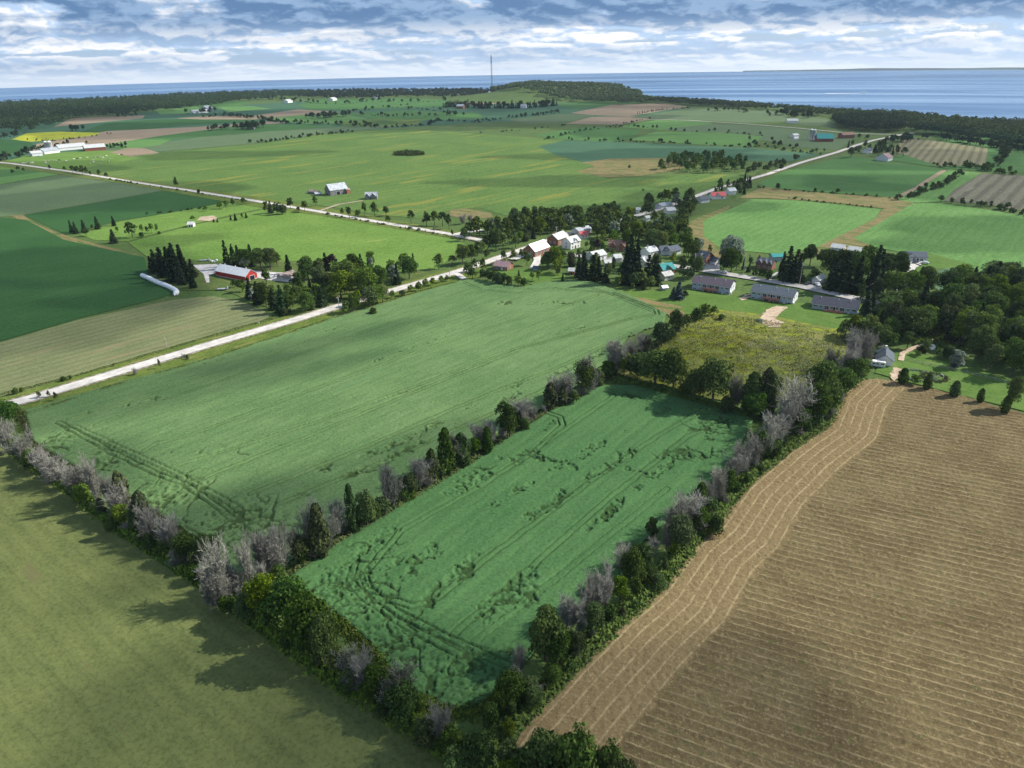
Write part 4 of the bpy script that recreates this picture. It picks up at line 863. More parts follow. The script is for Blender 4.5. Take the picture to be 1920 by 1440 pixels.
o, L = house('ranch_house', (1697,490), (1737,491.5), 9, 3.0, 2.2, 'vinylw', 'greyroof', 'grey ranch house with deep eaves at the bright field edge', 'house', wins=[(.1,.8,1.4,1.3),(.4,.8,1.6,1.3),(.75,.8,1.6,1.3)], dormers=[(.25,6,1.9)], doors=[('f',.57,0,1.2,2.1,'dark')])
house('garden_shed', (1449,490), (1468,489), 6, 2.8, 1.2, 'vinyl', 'tealroof', 'green-roofed shed half hidden behind the tall street spruce', 'shed')
house('cottage', (1641,684), (1672.5,688.5), 9.5, 2.7, 2.1, 'white', 'greyroof', 'cream cottage with dark gable roof beside the white trailer', 'house', ridge='y', wins=[(.38,.9,1.8,1.0)], rwins=[(.35,.8,1.2,1.1)], doors=[('r',.7,0,1,2,'white')], chim=(.5,.85,'white'))
house('red_roof_house', (1336,374), (1361,373), 9, 3, 2.5, 'white', 'redroof', 'white house with red roof beside the far village road', 'house', dormers=[(.4,5,2)], wins=[(.7,.8,1.4,1.2)])
house('white_house', (1367,365), (1380,364), 7, 3.2, 2.2, 'white', 'steel_grey', 'small white house beyond the red-roofed roadside house', 'house')
house('grey_roof_house', (1315,381), (1330,379), 7, 3, 2, 'vinylw', 'greyroof', 'grey-roofed house left of the red-roofed roadside house', 'house')
house('long_shed', (1240,393), (1260,390), 8, 3, 1.6, 'white', 'steel_grey', 'pale-roofed shed among trees north of the village', 'shed')
house('white_house', (1252,402), (1267,401), 8, 3, 1.8, 'white', 'steel_dull', 'white-roofed house standing below the pale-roofed shed', 'house')
house('garden_shed', (1193,400), (1200,400), 5, 3, 1.2, 'white', 'steel_dull', 'small white roof left of the pale sheds among trees', 'shed')
house('garden_shed', (1212,415), (1219,414), 4, 2.6, 1.2, 'white', 'steel_dull', 'tiny white roof deep in the village wood', 'shed')
# farms
house('weathered_barn', (620,367.5), (653,363), 12, 5, 5, 'barnwood', 'steel_grey', 'old weathered grey barn standing alone in the green field', 'barn', doors=[('f',.45,0,3.2,3.4,'dark'),('l',.5,0,2,2.4,'dark')], over=.3)
house('barn_annex', (651,364), (657,362.5), 6, 4, 1.5, 'mud', 'rust', 'rusty red lean-to at the end of the weathered barn', 'shed', keep=False)
house('low_shed', (577,362.5), (590,365), 7, 2.2, 1.2, 'barnwood', 'rust', 'collapsing low grey shed left of the weathered barn', 'shed', keep=False)
house('low_shed', (592,368), (603,367), 5, 2.2, 1.2, 'barnwood', 'steel_grey', 'second low shed tight against the weathered barn', 'shed', keep=False)
house('abandoned_house', (685,374.5), (707,374), 8, 3.2, 3, 'barnwood', 'steel_grey', 'abandoned grey farmhouse with three peaked gables', 'house', dormers=[(.2,4,2.4),(.7,4.4,2.6)], doors=[('f',.45,0,1.2,2,'dark')], wins=[(.2,.8,1,1.2),(.8,.8,1,1.2)])
house('garden_shed', (352.5,427), (363,426.5), 6, 2.6, 1.4, 'white', 'steel_dull', 'white shed under a small tree on the mown yard', 'shed', doors=[('f',.35,0,1,1.9,'dark'),('f',.75,0,1,1.9,'dark')])
house('dairy_barn', (61,293.5), (81,291.5), 12, 4, 2.5, 'vinylw', 'steel_dull', 'low white-roofed barn, leftmost on the dairy farm', 'barn')
house('dairy_barn', (84,289.5), (113,286), 16, 4, 3.5, 'white', 'steel_grey', 'long grey-roofed barn at the foot of the silos', 'barn')
house('dairy_barn', (112,283), (163,278.5), 22, 4, 4, 'white', 'steel_dull', 'longest white-roofed dairy barn behind the others', 'barn')
house('dairy_barn', (160,284), (199,281), 20, 4.5, 4, 'mud', 'steel_dull', 'red-walled dairy barn with bright white roof at the right', 'barn', doors=[('l',.5,0,5,4,'dark')])
def silo(px, pyb, pyt, wpx, label, wm='concrete', dm='white'):
    p = at(px, pyb); h = rise(px, pyb, pyt); r = wpx*mpp(px, pyb)/2; o = empty('silo', (p.x, p.y, 0)); tag(o, label, 'silo'); hb = h-r*.8
    MB().tube([(0, 0, -.5), (0, 0, hb)], r, 16).build('silo_body', MT[wm], o, True)
    m = MB().tube([(0, 0, hb), (0, 0, hb+r*.35), (0, 0, hb+r*.65), (0, 0, hb+r*.8)], [r*1.02, r*.88, r*.5, .05], 16); m.build('dome', MT[dm], o, True)
    for k in range(1, 8): MB().tube([(0, 0, 0), (0, 0, .25)], r*1.02, 16).build('hoop', MT['steel_grey'], o).location = (0, 0, hb*k/8)
    MB().tube([(r+.3, 0, 0), (r+.3, 0, hb)], .45, 6).build('chute', MT['steel'], o)
silo(89.5, 286, 264, 5.5, 'tall pale silo, left of the dairy farm pair')
silo(97, 286, 263.5, 6.5, 'tall pale silo, right of the dairy farm pair')
silo(1519, 262, 241, 6, 'pale silo left of the pair by the teal-roofed barn'); silo(1525, 262, 242, 5, 'slimmer silo touching the teal-roofed barn')
silo(398.5, 209, 200, 3, 'small far silo on the distant farm by the wood')
o, L = house('teal_barn', (1532,266), (1562,266), 18, 4.5, 5.5, 'mud', 'tealroof', 'round-shouldered barn with teal roof beside two silos', 'barn')
house('shed', (1489,258), (1498,257), 8, 3, 2, 'white', 'steel_dull', 'small white shed left of the twin silos', 'shed'); house('shed', (1490,263), (1497,262.5), 5, 2.5, 1.5, 'white', 'steel_dull', 'smaller white shed in front of the other white shed', 'shed')
house('brick_house', (1580,260), (1602,259), 12, 5, 3, 'brick', 'brownroof', 'far brick farmhouse right of the teal-roofed barn', 'house')
house('farm_shed', (1641,301), (1664,303), 14, 4, 4, 'vinylw', 'pinkroof', 'grey shed with faded pink roof beside the far road', 'barn', ridge='y')
house('white_house', (1627,288), (1635,287), 8, 4, 2, 'white', 'greyroof', 'small white house among dark trees beside the pink-roofed shed', 'house')
for a, b, d, e, r, w, rf, lb in (((362,213),(391,211),16,5,3,'white','steel_dull','long white barn on the distant farm by the wood'), ((388,208),(398,207),20,7,5,'steel_grey','steel_grey','tall grey barn touching the distant silo'),
  ((443,184),(452,184),18,5,3,'white','steel_dull','white barn at the far wood edge, left'), ((540,193),(549,192),18,5,4,'white','steel_dull','distant white barn among the far left hedges'), ((624,189),(632,188),16,5,4,'white','steel_dull','distant white barn right of the far left hedges'),
  ((704,185),(713,184.5),18,6,4,'white','steel_dull','small white far barn left of the radio mast'), ((976,203),(986,203),12,5,4,'white','steel_dull','white farmhouse in the dark conifer belt'), ((856,204),(868,204),16,6,4,'brick','steel_grey','brick far barn left of the conifer belt'),
  ((862,178),(880,177.5),18,5,3,'steel_grey','steel_grey','grey far shed left of the radio mast foot'), ((914,175.5),(921,175.5),10,4,3,'white','steel_dull','white hut at the radio mast foot'), ((930,175.5),(936,175.5),8,5,3,'white','steel_dull','second white hut right of the radio mast'),
  ((1476,231),(1496,231),14,4,3,'white','steel_dull','white bungalow by the shore wood'), ((1728,243),(1760,244),10,4,2,'barnwood','steel_grey','low grey shed along the right shore wood'), ((470,243),(476,243),8,4,2,'barnwood','rust','tiny brown hut by the round copse')):
    house('far_building', a, b, d, e, r, w, rf, lb, 'barn' if 'barn' in lb else 'building', keep=False)
# greenhouse by the red barn: translucent ridged roof
house('hoop_house', (533,527), (556,519), 6, 2.2, 1.6, 'concrete', 'rust', 'battered pale greenhouse right of the red barn', 'greenhouse')
# ------------------------------------------------------------------ silage bag, trailer, vehicles, poles, mast, gear
P_ = [at(*p) for p in ((266,519),(280,525),(297,533),(315,540),(325,545),(331,549),(332,552),(329,555))]
o = tag(empty('silage_bag', (P_[0].x, P_[0].y, 0)), 'long white plastic silage bag bent at its right end', 'silage bag')
def sm(P, k=5):
    out = []
    for i in range(len(P)-1):
        p0, p1, p2, p3 = P[max(i-1, 0)], P[i], P[i+1], P[min(i+2, len(P)-1)]
        for j in range(k):
            t = j/k; out.append(.5*((2*p1)+(p2-p0)*t+(2*p0-5*p1+4*p2-p3)*t*t+(3*p1-p0-3*p2+p3)*t**3))
    return out+[P[-1]]
q = sm([p-P_[0]+Vector((0, 0, 1.15)) for p in P_]); MB().tube(q, [.9]+[1.38+.08*math.sin(i*1.7) for i in range(len(q)-2)]+[.9], 14).build('wrap', MT['plastic'], o, True)
for i, (u, v) in enumerate(((0, 1), (-1, -2))):
    e = q[u]; d = (q[u]-q[v]).normalized(); MB().tube([e, e+d*.5, e+d*1.1-Vector((0, 0, .5))], [.9, .6, .1], 10).build('tied_end', MT['plastic'], o, True)
def wheels(o, xs, w, r, parts='wheel'):
    for x in xs:
        for s in (-1, 1):
            t = MB().tube([(0, -.11, 0), (0, .11, 0)], r, 12).build('wheel', MT['rubber'], o); t.location = (x, s*w/2, r)
            MB().tube([(0, -.12, 0), (0, .12, 0)], r*.55, 8).build('rim', MT['car_silver'], t)
def car(px, py, heading, paint, label, kind='car'):
    p = at(px, py); o = empty('parked_'+kind, (p.x, p.y, .58), heading); tag(o, label, kind if kind != 'pickup' else 'pickup truck')
    L = 2.3 if kind == 'car' else 2.8; prof = [(-L,.35),(-L,.85),(-L+.5,.98),(-1.25,1.0),(-.75,1.45),(.9,1.48),(1.6,1.02),(L,.95),(L,.35)] if kind == 'car' else [(-L,.4),(-L,1.0),(-1.5,1.08),(-1.0,1.75),(.35,1.78),(.75,1.1),(L,1.1),(L,.4)]
    m = MB(); k = len(prof); hw = .88
    for s in (-1, 1): m.v += [(x, s*(hw-(.16 if z > 1.2 else 0)), z) for x, z in prof]
    m.f += [tuple(range(k)), tuple(range(2*k-1, k-1, -1))]+[(i, k+i, k+(i+1) % k, (i+1) % k) for i in range(k)]
    m.build('body', MT[paint], o); g0, g1, zt = ((-1.1, 1.35, 1.36) if kind == 'car' else (-1.15, .45, 1.62))
    for s in (-1, 1): MB().poly((g0, s*.86, 1.04), (g1, s*.86, 1.04), (g1-.45, s*.77, zt), (g0+.35, s*.77, zt)).build('side_window', MT['glass'], o)
    MB().poly((-1.22 if kind == 'car' else -1.42, -.75, 1.05), (-1.22 if kind == 'car' else -1.42, .75, 1.05), (-.80 if kind == 'car' else -1.04, .68, zt+.03), (-.80 if kind == 'car' else -1.04, -.68, zt+.03)).build('windscreen', MT['glass'], o)
    for s in (-1, 1): MB().box(-L-.03, -L+.02, s*.6-.14, s*.6+.14, .62, .78).build('headlight', MT['vinylw'], o)
    wheels(o, (-L+.85, L-.85), 1.66, .34); return o
sh = angle((1400,521), (1500,538))
car(1357, 513.5, sh, 'car_white', 'white car parked on the street edge left of the pale row house'); car(1342, 497, sh+1.2, 'car_white', 'white pickup parked beside the driveway garage', 'pickup')
car(1316, 499, sh+.4, 'car_silver', 'silver car on the brick house driveway'); car(1515, 535, sh+1.4, 'car_dark', 'dark car left of the little white-roofed garage'); car(1533, 537.5, sh+2.2, 'car_white', 'white pickup in front of the little white-roofed garage', 'pickup')
car(1716, 494.5, sh+1.2, 'car_dark', 'dark car before the grey ranch house'); car(1733, 496, sh+.3, 'car_white', 'white car right of the dark car at the ranch house'); car(1693, 509, sh+1, 'car_silver', 'silver car half under trees below the ranch house')
car(498, 382, angle((400,366),(500,381)), 'car_white', 'white van-like pickup on the gravel road near the shrubs', 'pickup'); car(1050, 480, .5, 'car_silver', 'silver car in the village below the church roof'); car(1103, 479, .3, 'car_white', 'white car under the purple village tree')
car(75, 294.5, .2, 'car_white', 'white pickup at the dairy farm entrance', 'pickup'); car(1140, 496, 1.2, 'car_red', 'red car beside the tiny white village shed')
p = at(1645, 688); o = tag(empty('travel_trailer', (p.x, p.y, .1), angle((1637,687),(1654,689))), 'white travel trailer parked against the cream cottage', 'trailer')
m = MB(); prof = [(-2.7,.5),(-2.9,1.1),(-2.6,2.3),(-2.2,2.6),(2.4,2.6),(2.75,2.3),(2.8,.9),(2.5,.5)]; k = len(prof)
for s in (-1.1, 1.1): m.v += [(x, s, z) for x, z in prof]
m.f += [tuple(range(k)), tuple(range(2*k-1, k-1, -1))]+[(i, k+i, k+(i+1) % k, (i+1) % k) for i in range(k)]
m.build('body', MT['white'], o)
for x in (-1.7, -.3, 1.6): MB().box(-.5, .5, -.03, .03, 0, .55).build('window', MT['glass'], o).location = (x, -1.12, 1.45)
MB().box(-.35, .35, -.03, .03, 0, 1.7).build('door', MT['vinylw'], o).location = (.75, -1.12, .55); MB().box(-2.75, 2.6, -1.115, 1.115, .95, 1.1).build('stripe', MT['vinyl'], o)
MB().box(-.4, .4, -.35, .35, 0, .25).build('roof_unit', MT['vinylw'], o).location = (0, 0, 2.6); MB().tube([(-2.7, 0, .5), (-3.8, 0, .45)], .07, 5).build('hitch', MT['rubber'], o); wheels(o, (.2,), 2.1, .34)
def pole(px, pyb, pyt, label, arm=True, group='utility poles along the roads'):
    p = at(px, pyb); h = rise(px, pyb, pyt); o = tag(empty('utility_pole', (p.x, p.y, 0), sh), label, 'utility pole', group)
    MB().tube([(0, 0, -.5), (0, 0, h)], [.19, .12], 7).build('post', MT['pole'], o)
    if arm:
        MB().box(-.06, .06, -1.2, 1.2, h-.9, h-.76).build('crossarm', MT['pole'], o)
        for y in (-1.05, 0, 1.05): MB().tube([(0, y, h-.76), (0, y, h-.5)], .06, 5).build('insulator', MT['vinylw'], o)
        MB().tube([(.3, 0, h-2.4), (.3, 0, h-1.5)], .22, 8).build('transformer', MT['steel_grey'], o)
    return o, p, h
pl = [pole(*q) for q in ((1393,518,476,'utility pole left of the gabled brick house'), (1412.5,532,511,'short street pole behind the middle row house',False), (1499,534,491,'tall utility pole right of the large street spruce'), (1614,566,536,'utility pole at the end of the charcoal-roofed row house'), (1640,552,521,'utility pole against the dark wood'),
  (635.6,576,555,'utility pole by the gravel road at the leafy bend'), (525,584,563,'white-looking pole at the tree clump beside the gravel road'), (843,518,501,'short pole right of the roadside bushes',False), (1301,508,474,'pole at the left side of the driveway brick house'), (1043,448,424,'pole rising behind the white-roofed brick house'), (1116,482,465,'pole beside the purple village tree',False), (1213,480,458,'pole left of the pale blue-green roof'))]
def wire(a, b, zoff, sag, label):
    A_, B_ = a[1]+Vector((0, 0, a[2]-.5+zoff)), b[1]+Vector((0, 0, b[2]-.5+zoff)); pts = [A_.lerp(B_, t/10)-Vector((0, 0, sag*4*(t/10)*(1-t/10))) for t in range(11)]
    o = MB().tube(pts, .035, 3, False).build('overhead_wire', MT['wire']); tag(o, label, 'wire')
for a, b, nm in ((0, 2, 'wire past the large street spruce'), (2, 3, 'wire above the charcoal-roofed row house'), (3, 4, 'wire ending at the dark wood'), (0, 8, 'wire above the driveway and violet-grey roof')):
    for zo, up in ((0, 'upper'), (-.35, 'lower')): wire(pl[a], pl[b], zo, 1.2, up+' overhead '+nm)
tag(pole(313,652,631,'lone slim pole in the tan field beside the gravel road',False)[0])
for px, b, t, lb in ((77,755,742,'small sign post at the left end of the road'), (487,612,603,'small road marker post beside the gravel road')):
    p = at(px, b); o = tag(empty('sign_post', (p.x, p.y, 0)), lb, 'sign'); hh = rise(px, b, t)
    MB().tube([(0, 0, -.3), (0, 0, hh)], .06, 5).build('post', MT['steel_grey'], o); MB().box(-.35, .35, -.03, .03, hh-.7, hh).build('panel', MT['white'], o)
# radio mast
p = at(922.5, 176); h = rise(922.5, 176, 103); o = tag(empty('radio_mast', (p.x, p.y, 0)), 'very tall thin guyed radio mast against the sky', 'mast'); m = MB(); R_ = 1.9
for k in range(3):
    a = k*2.094; m.tube([(R_*math.cos(a), R_*math.sin(a), 0), (R_*math.cos(a), R_*math.sin(a), h)], .5, 4)
m.build('mast_legs', MT['wire'], o); nz = int(h/4); m = MB()
for i in range(nz):
    for k in range(3):
        a, b = k*2.094, (k+1)*2.094; m.tube([(R_*math.cos(a), R_*math.sin(a), i*4), (R_*math.cos(b), R_*math.sin(b), i*4+4)], .16, 3, False)
m.build('lattice', MT['wire'], o)['kind'] = 'stuff'
for k in range(3):
    for f in (.45, .9):
        a = k*2.094+.5; MB().tube([(0, 0, h*f), (60*math.cos(a), 60*math.sin(a), 0)], .05, 3, False).build('guy_wire', MT['wire'], o)
MB().tube([(0, 0, h), (0, 0, h+5)], .2, 5).build('antenna', MT['steel_grey'], o)
for f in (.8, .87, .93): MB().box(-2.2, 2.2, -2.2, 2.2, -1.6, 1.6).build('antenna_panel', MT['steel_grey'], o).location = (0, 0, h*f)
# garden by the cottage
def ring(cx, cy, r, mats, label, h=.5):
    p = at(cx, cy); rng = np.random.RandomState(int(cx)); a = rng.uniform(0, 6.28, 900); rr = r+rng.normal(0, .55, 900); C = np.stack([p.x+rr*np.cos(a), p.y+rr*np.sin(a), .3+h*rng.uniform(0, 1, 900)], 1)
    V, F = quads(C, np.tile([0, 0, 1.], (900, 1)), .28, rng); o = link('flower_bed', np_mesh('flower_bed', V, F, MT[mats])); tag(o, label, 'flower bed', None, 'stuff')
ring(1722, 706, 5.5, 'leaf_silver', 'round planted flower bed on the cottage lawn, left one', .5); ring(1752, 709, 4.2, 'leaf_olive', 'round planted flower bed on the cottage lawn, right one', .6)
p = at(1746, 658); o = tag(empty('satellite_dish', (p.x, p.y, 0)), 'round white satellite dish on a post by the dark wood', 'dish')
MB().tube([(0, 0, 0), (0, 0, 1.6)], .07, 5).build('post', MT['steel_grey'], o); MB().tube([(0, 0, 1.9), (-.15, -.25, 2.0), (-.3, -.5, 2.1)], [.15, .9, 1.25], 14).build('dish', MT['white'], o, True)
p = at(1762, 712); o = tag(empty('garden_arch', (p.x, p.y, 0)), 'white garden arch behind the second round flower bed', 'arch')
MB().tube([(-1.2, 0, 0), (-1.2, 0, 1.8), (0, 0, 2.5), (1.2, 0, 1.8), (1.2, 0, 0)], .12, 6).build('hoop', MT['white'], o)
def fence(pts, label, h=1.2, step=3.0):
    w = [at(*q) for q in pts]; o = tag(empty('rail_fence', tuple(w[0])), label, 'fence'); b0 = w[0]
    for a, b in zip(w, w[1:]):
        k = max(1, int((b-a).length/step))
        for i in range(k):
            q = a.lerp(b, i/k)-b0; r = a.lerp(b, (i+1)/k)-b0; pst = MB().box(-.08, .08, -.08, .08, 0, h+.2).build('post', MT['pole'], o); pst.location = q
            for z_ in (h*.5, h): MB().tube([q+Vector((0, 0, z_)), r+Vector((0, 0, z_))], .06, 4, False).build('rail', MT['pole'], o)
fence([(1700,677),(1760,690),(1830,705),(1920,728)], 'grey rail fence along the back of the cottage lawn')
fence([(300,360),(250,350),(130,330),(20,312)], 'thin pasture fence beside the far-left gravel road', 1.3, 22)
# utility scatter near the red barn: round bales and wagons
def bale(px, py, label):
    p = at(px, py); o = MB().tube([(-.7, 0, .7), (.7, 0, .7)], .75, 12).build('wrapped_bale', MT['plastic'], None, True); o.location = (p.x, p.y, 0); o.rotation_euler.z = random.uniform(0, 3); tag(o, label, 'hay bale', 'white wrapped bales by the red barn')
for x, y, w_ in ((397,491,'leftmost'),(401,492,'second from left'),(406,490,'third from left'),(440,491.5,'fourth from left'),(446,492,'rightmost')): bale(x, y, w_+' white wrapped bale in grass behind the red barn')
def wagon(px, py, rz, label):
    p = at(px, py); o = tag(empty('farm_wagon', (p.x, p.y, 0), rz), label, 'wagon'); MB().box(-3, 3, -1.1, 1.1, .8, 1.0).build('bed', MT['steel_grey'], o); MB().box(2.9, 3, -1.1, 1.1, 1, 2.2).build('rack', MT['steel_grey'], o)
    MB().tube([(-3, 0, .7), (-4.6, 0, .5)], .07, 4).build('drawbar', MT['rubber'], o); wheels(o, (-2, 2), 2.0, .42)
wagon(384, 490, .2, 'grey farm wagon standing left of the wrapped bales'); wagon(507, 523, .7, 'pale farm wagon between the red barn and greenhouse'); wagon(418, 544, .1, 'pale farm wagon on the brown heap before the barn')
# cattle in the far-left pasture: one continuous body each
def cow_mesh(name, mat):
    bm = MB(); bm.tube([(-1.05,0,1.05),(-.9,0,1.08),(-.4,0,1.02),(.3,0,1.0),(.8,0,1.12),(1.15,0,1.25),(1.5,0,1.1),(1.75,0,.85)], [.12,.36,.42,.43,.38,.24,.17,.08], 8)
    for x in (-.75, .7):
        for s in (-.22, .22): bm.tube([(x, s, 1.0), (x+.05, s, .5), (x, s, 0)], [.17, .09, .07], 6)
    bm.tube([(-1.05, 0, 1.2), (-1.2, 0, .8), (-1.2, 0, .4)], [.05, .03, .05], 4); return bm.mesh(name, mat, True)
cms = [cow_mesh('cow', MT['hide_white']), cow_mesh('cow', MT['hide_dark'])]
COWS = []
for i in range(34):
    x, y = random.uniform(40, 235), random.uniform(284, 309); y = max(y, 312-x*.09); o = link('cow', cms[0 if random.random() < .85 else 1]); p = at(x, y)
    w = o.data is cms[0]; o.location = (p.x, p.y, .25); o.rotation_euler.z = random.uniform(0, 6.3); o.scale = (1.25,)*3
    tag(o, None, 'cow', 'cattle in the dairy pasture'); COWS.append((x, w, o))
# boat wake and boat
p = at(1620, 174, -10); o = tag(empty('motor_boat', (p.x*.99, p.y*.99, -9.6)), 'tiny white motor boat with foam trail on the lake', 'boat')
MB().poly((-9,-3,0),(7,-3,0),(12,0,.5),(7,3,0),(-9,3,0)).box(-9, 7, -3, 3, 0, 2).box(-5, 2, -2, 2, 2, 4.2).build('hull', MT['white'], o)
m = MB().poly((8,-3,.25),(-120,-9,.25),(-120,9,.25),(8,3,.25)); m.build('wake', MT['white'], o)
# ------------------------------------------------------------------ hedgerows round the pea fields
row([('D',12,800,752,70),('G',2,840,775,60),('G',20,850,788,60),('G',45,868,800,60),('b',62,880,850,40),('G',80,888,822,58),('G',105,905,843,60),('G',135,918,858,60),('b',150,935,900,40),('G',165,935,860,60),('G',188,950,845,48),('M',160,948,908,42),('G',215,965,885,50),
 ('O',240,965,884,34),('G',232,978,902,48),('M',235,988,945,48),('D',262,995,950,42),('G',275,1002,926,45),('O',278,1000,922,40),('G',295,1015,945,50),('L',310,1022,982,38),('G',325,1030,960,50),('D',352,1052,1003,58),('G',335,1040,975,40),('D',385,1062,1005,52),('D',404,1050,1006,42),
 ('G',420,1128,1005,62),('G',442,1110,1058,60),('b',405,1110,1080,50),('b',370,1090,1062,44),('G',410,1142,1070,55),('L',500,1162,1082,80),('D',545,1190,1092,95),('D',590,1228,1112,95),('G',470,1150,1090,40),('G',622,1210,1130,44),('D',612,1252,1150,70),('O',572,1210,1150,50),('D',465,1170,1120,50),('b',430,1150,1120,46),
 ('L',640,1268,1212,44),('G',683,1296,1196,80),('Y',668,1282,1205,60),('L',662,1295,1250,44),('D',705,1315,1255,60),('Y',745,1325,1240,90),('D',765,1352,1290,78),('L',800,1352,1308,50),('G',840,1398,1300,80),('G',815,1392,1325,60),('D',850,1425,1362,72),('D',800,1408,1352,62),('L',790,1382,1340,40),
 ('D',900,1458,1380,84),('b',870,1420,1388,50),('D',960,1472,1392,80),('D',1010,1500,1388,110),('M',1078,1515,1376,120),('D',1140,1510,1398,80),('M',960,1500,1420,70),('D',1160,1560,1430,90),('M',860,1470,1410,80),('b',650,1302,1275,40),('b',720,1345,1315,46)], 'in hedgerow by olive field', 'left hedgerow trees')
row([('G',505,1078,985,60),('G',532,1066,978,55),('G',560,1055,958,50),('G',478,1102,995,58),('G',490,1120,1050,40),('O',605,1045,945,38),('G',590,1038,928,50),('M',570,1052,1003,44),('G',618,1032,955,44),('G',642,1003,930,50),('C',664,1000,908,26),('M',690,990,922,46),('D',704,980,940,40),('G',725,958,863,48),('G',738,950,880,36),('b',716,968,938,44),('D',770,932,888,50),('G',790,920,860,58),('G',802,908,850,44),('O',812,905,842,28),('b',760,940,915,36),('C',838,890,803,36),('C',866,875,813,38),('G',852,872,805,48),('M',892,858,818,32),('G',900,845,778,58),('G',922,835,785,46),('C',914,852,800,24),('D',952,826,756,56),('G',976,795,742,50),('b',985,808,785,26),('G',1000,790,760,30),
 ('O',1032,768,718,28),('C',1052,762,725,24),('G',1062,756,690,50),('G',1040,760,700,36),('D',1094,742,676,50),('Y',1106,742,654,44),('O',1120,724,692,26),('b',1075,758,735,30),('G',1156,698,628,50),('G',1182,690,624,44),('M',1170,704,662,36),('b',1140,705,680,40),('G',1205,670,620,32),('O',1212,672,630,24),('D',1240,650,604,50),('D',1266,626,581,36),('M',1286,620,590,26),('b',1255,640,618,30)], 'in hedgerow between pea fields', 'middle hedgerow trees')
row([('D',1228,724,656,80),('D',1262,732,658,68),('b',1195,712,672,60),('D',1200,706,662,44),('D',1335,762,674,82),('D',1302,752,692,50),('Y',1380,768,700,42),('C',1406,775,698,42),('O',1432,772,690,34),('D',1412,786,735,56),('G',1368,762,690,30),('M',1452,748,702,40),('b',1285,744,715,40),('b',1360,778,745,40),('O',1440,780,700,30),
 ('M',1320,598,568,38),('b',1305,602,580,30),('M',1338,592,572,26),('b',1352,600,590,20),('K',1425,604,598,14)], 'below the weedy meadow', 'meadow edge trees')
row([('G',1592,692,610,62),('G',1612,684,612,50),('G',1580,712,636,70),('G',1558,704,650,58),('D',1600,722,672,56),('C',1618,676,628,32),('D',1582,735,690,50),('b',1560,758,725,40),('D',1536,778,682,72),('D',1524,800,722,60),('D',1558,775,728,38),('G',1480,806,702,80),('G',1502,796,718,66),('G',1465,825,738,70),('G',1448,838,768,58),('D',1500,812,765,50),('b',1520,806,775,44),
 ('G',1422,866,790,60),('G',1440,856,788,44),('b',1445,860,830,44),('G',1395,886,820,55),('G',1375,900,833,58),('G',1408,876,815,44),('D',1425,868,812,44),('G',1350,922,860,55),('G',1340,942,868,60),('G',1322,956,880,56),('D',1362,928,880,40),('C',1310,966,905,28),('b',1330,965,935,40),('G',1290,996,918,60),('G',1264,1008,925,60),('G',1250,1035,960,50),('D',1220,1020,968,36),('D',1272,1036,968,60),('D',1310,1000,950,48),('b',1340,1004,970,44),('G',1216,1056,1008,48),('D',1200,1082,1020,60),
 ('D',1188,1106,1035,54),('G',1170,1068,1018,44),('G',1132,1148,1048,70),('G',1110,1158,1068,50),('M',1162,1130,1080,44),('b',1215,1090,1062,44),('G',1070,1178,1108,60),('G',1086,1192,1128,44),('D',1112,1188,1130,50),('b',1140,1168,1135,44),('D',1022,1238,1150,95),('D',1045,1246,1180,64),('b',1080,1226,1190,50),('M',1032,1170,1142,38),('G',976,1266,1203,26),('D',958,1318,1258,66),('D',992,1308,1268,54),('b',940,1338,1296,50),('b',920,1362,1320,44),('Y',968,1298,1240,46),('M',1000,1330,1290,44),('L',905,1400,1375,30)], 'in hedgerow by the stubble', 'right hedgerow trees')
grove([(985,470),(1100,462),(1290,480),(1300,520),(1250,555),(1180,542),(1080,522),(1020,520)], 48, 'MMDLTTO', (5, 9), 'in front of village houses', 'front village trees', 3.2)
grove([(440,545),(560,520),(640,505),(790,500),(792,526),(700,558),(640,570),(560,590),(500,580)], 50, 'DMMLTDS', (7, 12), 'between red barn and road', 'trees between red barn and road', 3.6)
HL = [(-60,790),(0,818),(60,868),(130,912),(220,985),(300,1035),(380,1085),(450,1140),(540,1205),(620,1270),(700,1318),(790,1372),(880,1440),(960,1480),(1140,1540)]
HM = [(480,1120),(560,1068),(640,1012),(720,964),(800,918),(880,868),(960,812),(1020,775),(1090,742),(1130,712),(1180,690),(1225,650),(1275,612)]
HR = [(1650,660),(1610,700),(1575,735),(1550,788),(1480,835),(1400,895),(1330,975),(1240,1085),(1160,1160),(1070,1240),(980,1335),(915,1400)]
HT = [(1150,712),(1230,728),(1300,750),(1380,775),(1450,785)]
def fill(pts, n_, where, group, off=1.5):
    P = [at(*q) for q in pts]; L = [(b-a).length for a, b in zip(P, P[1:])]; T = sum(L)
    for i in range(n_):
        s_ = T*(i+random.random())/n_; k = 0
        while s_ > L[k] and k < len(L)-1: s_ -= L[k]; k += 1
        p = P[k].lerp(P[k+1], min(1, s_/L[k])); c = random.choice('DMtOCGGYbLt'); k_, m_ = CODE[c]; h = random.uniform(3.2, 6.2)
        if k_ == 'bush': h *= .5
        tree(k_, p.x+random.uniform(-off, off), p.y+random.uniform(-off, off), h, h*{'round': .75, 'tall': .5, 'bush': 1.4, 'column': .42, 'bare': .75, 'sparse': .7}[k_], m_, where, group)
fill(HL[:-2], 46, 'in hedgerow by olive field', 'left hedgerow trees'); fill(HM[:-1], 40, 'in hedgerow between pea fields', 'middle hedgerow trees'); fill(HR, 44, 'in hedgerow by the stubble', 'right hedgerow trees')
under('undergrowth', HL, 6.5, 15000, 2.3, 'leaf_mid', 'tangled green undergrowth at the foot of the left hedgerow')
under('undergrowth', HM, 5.5, 12000, 1.9, 'leaf_olive', 'tangled undergrowth at the foot of the middle hedgerow')
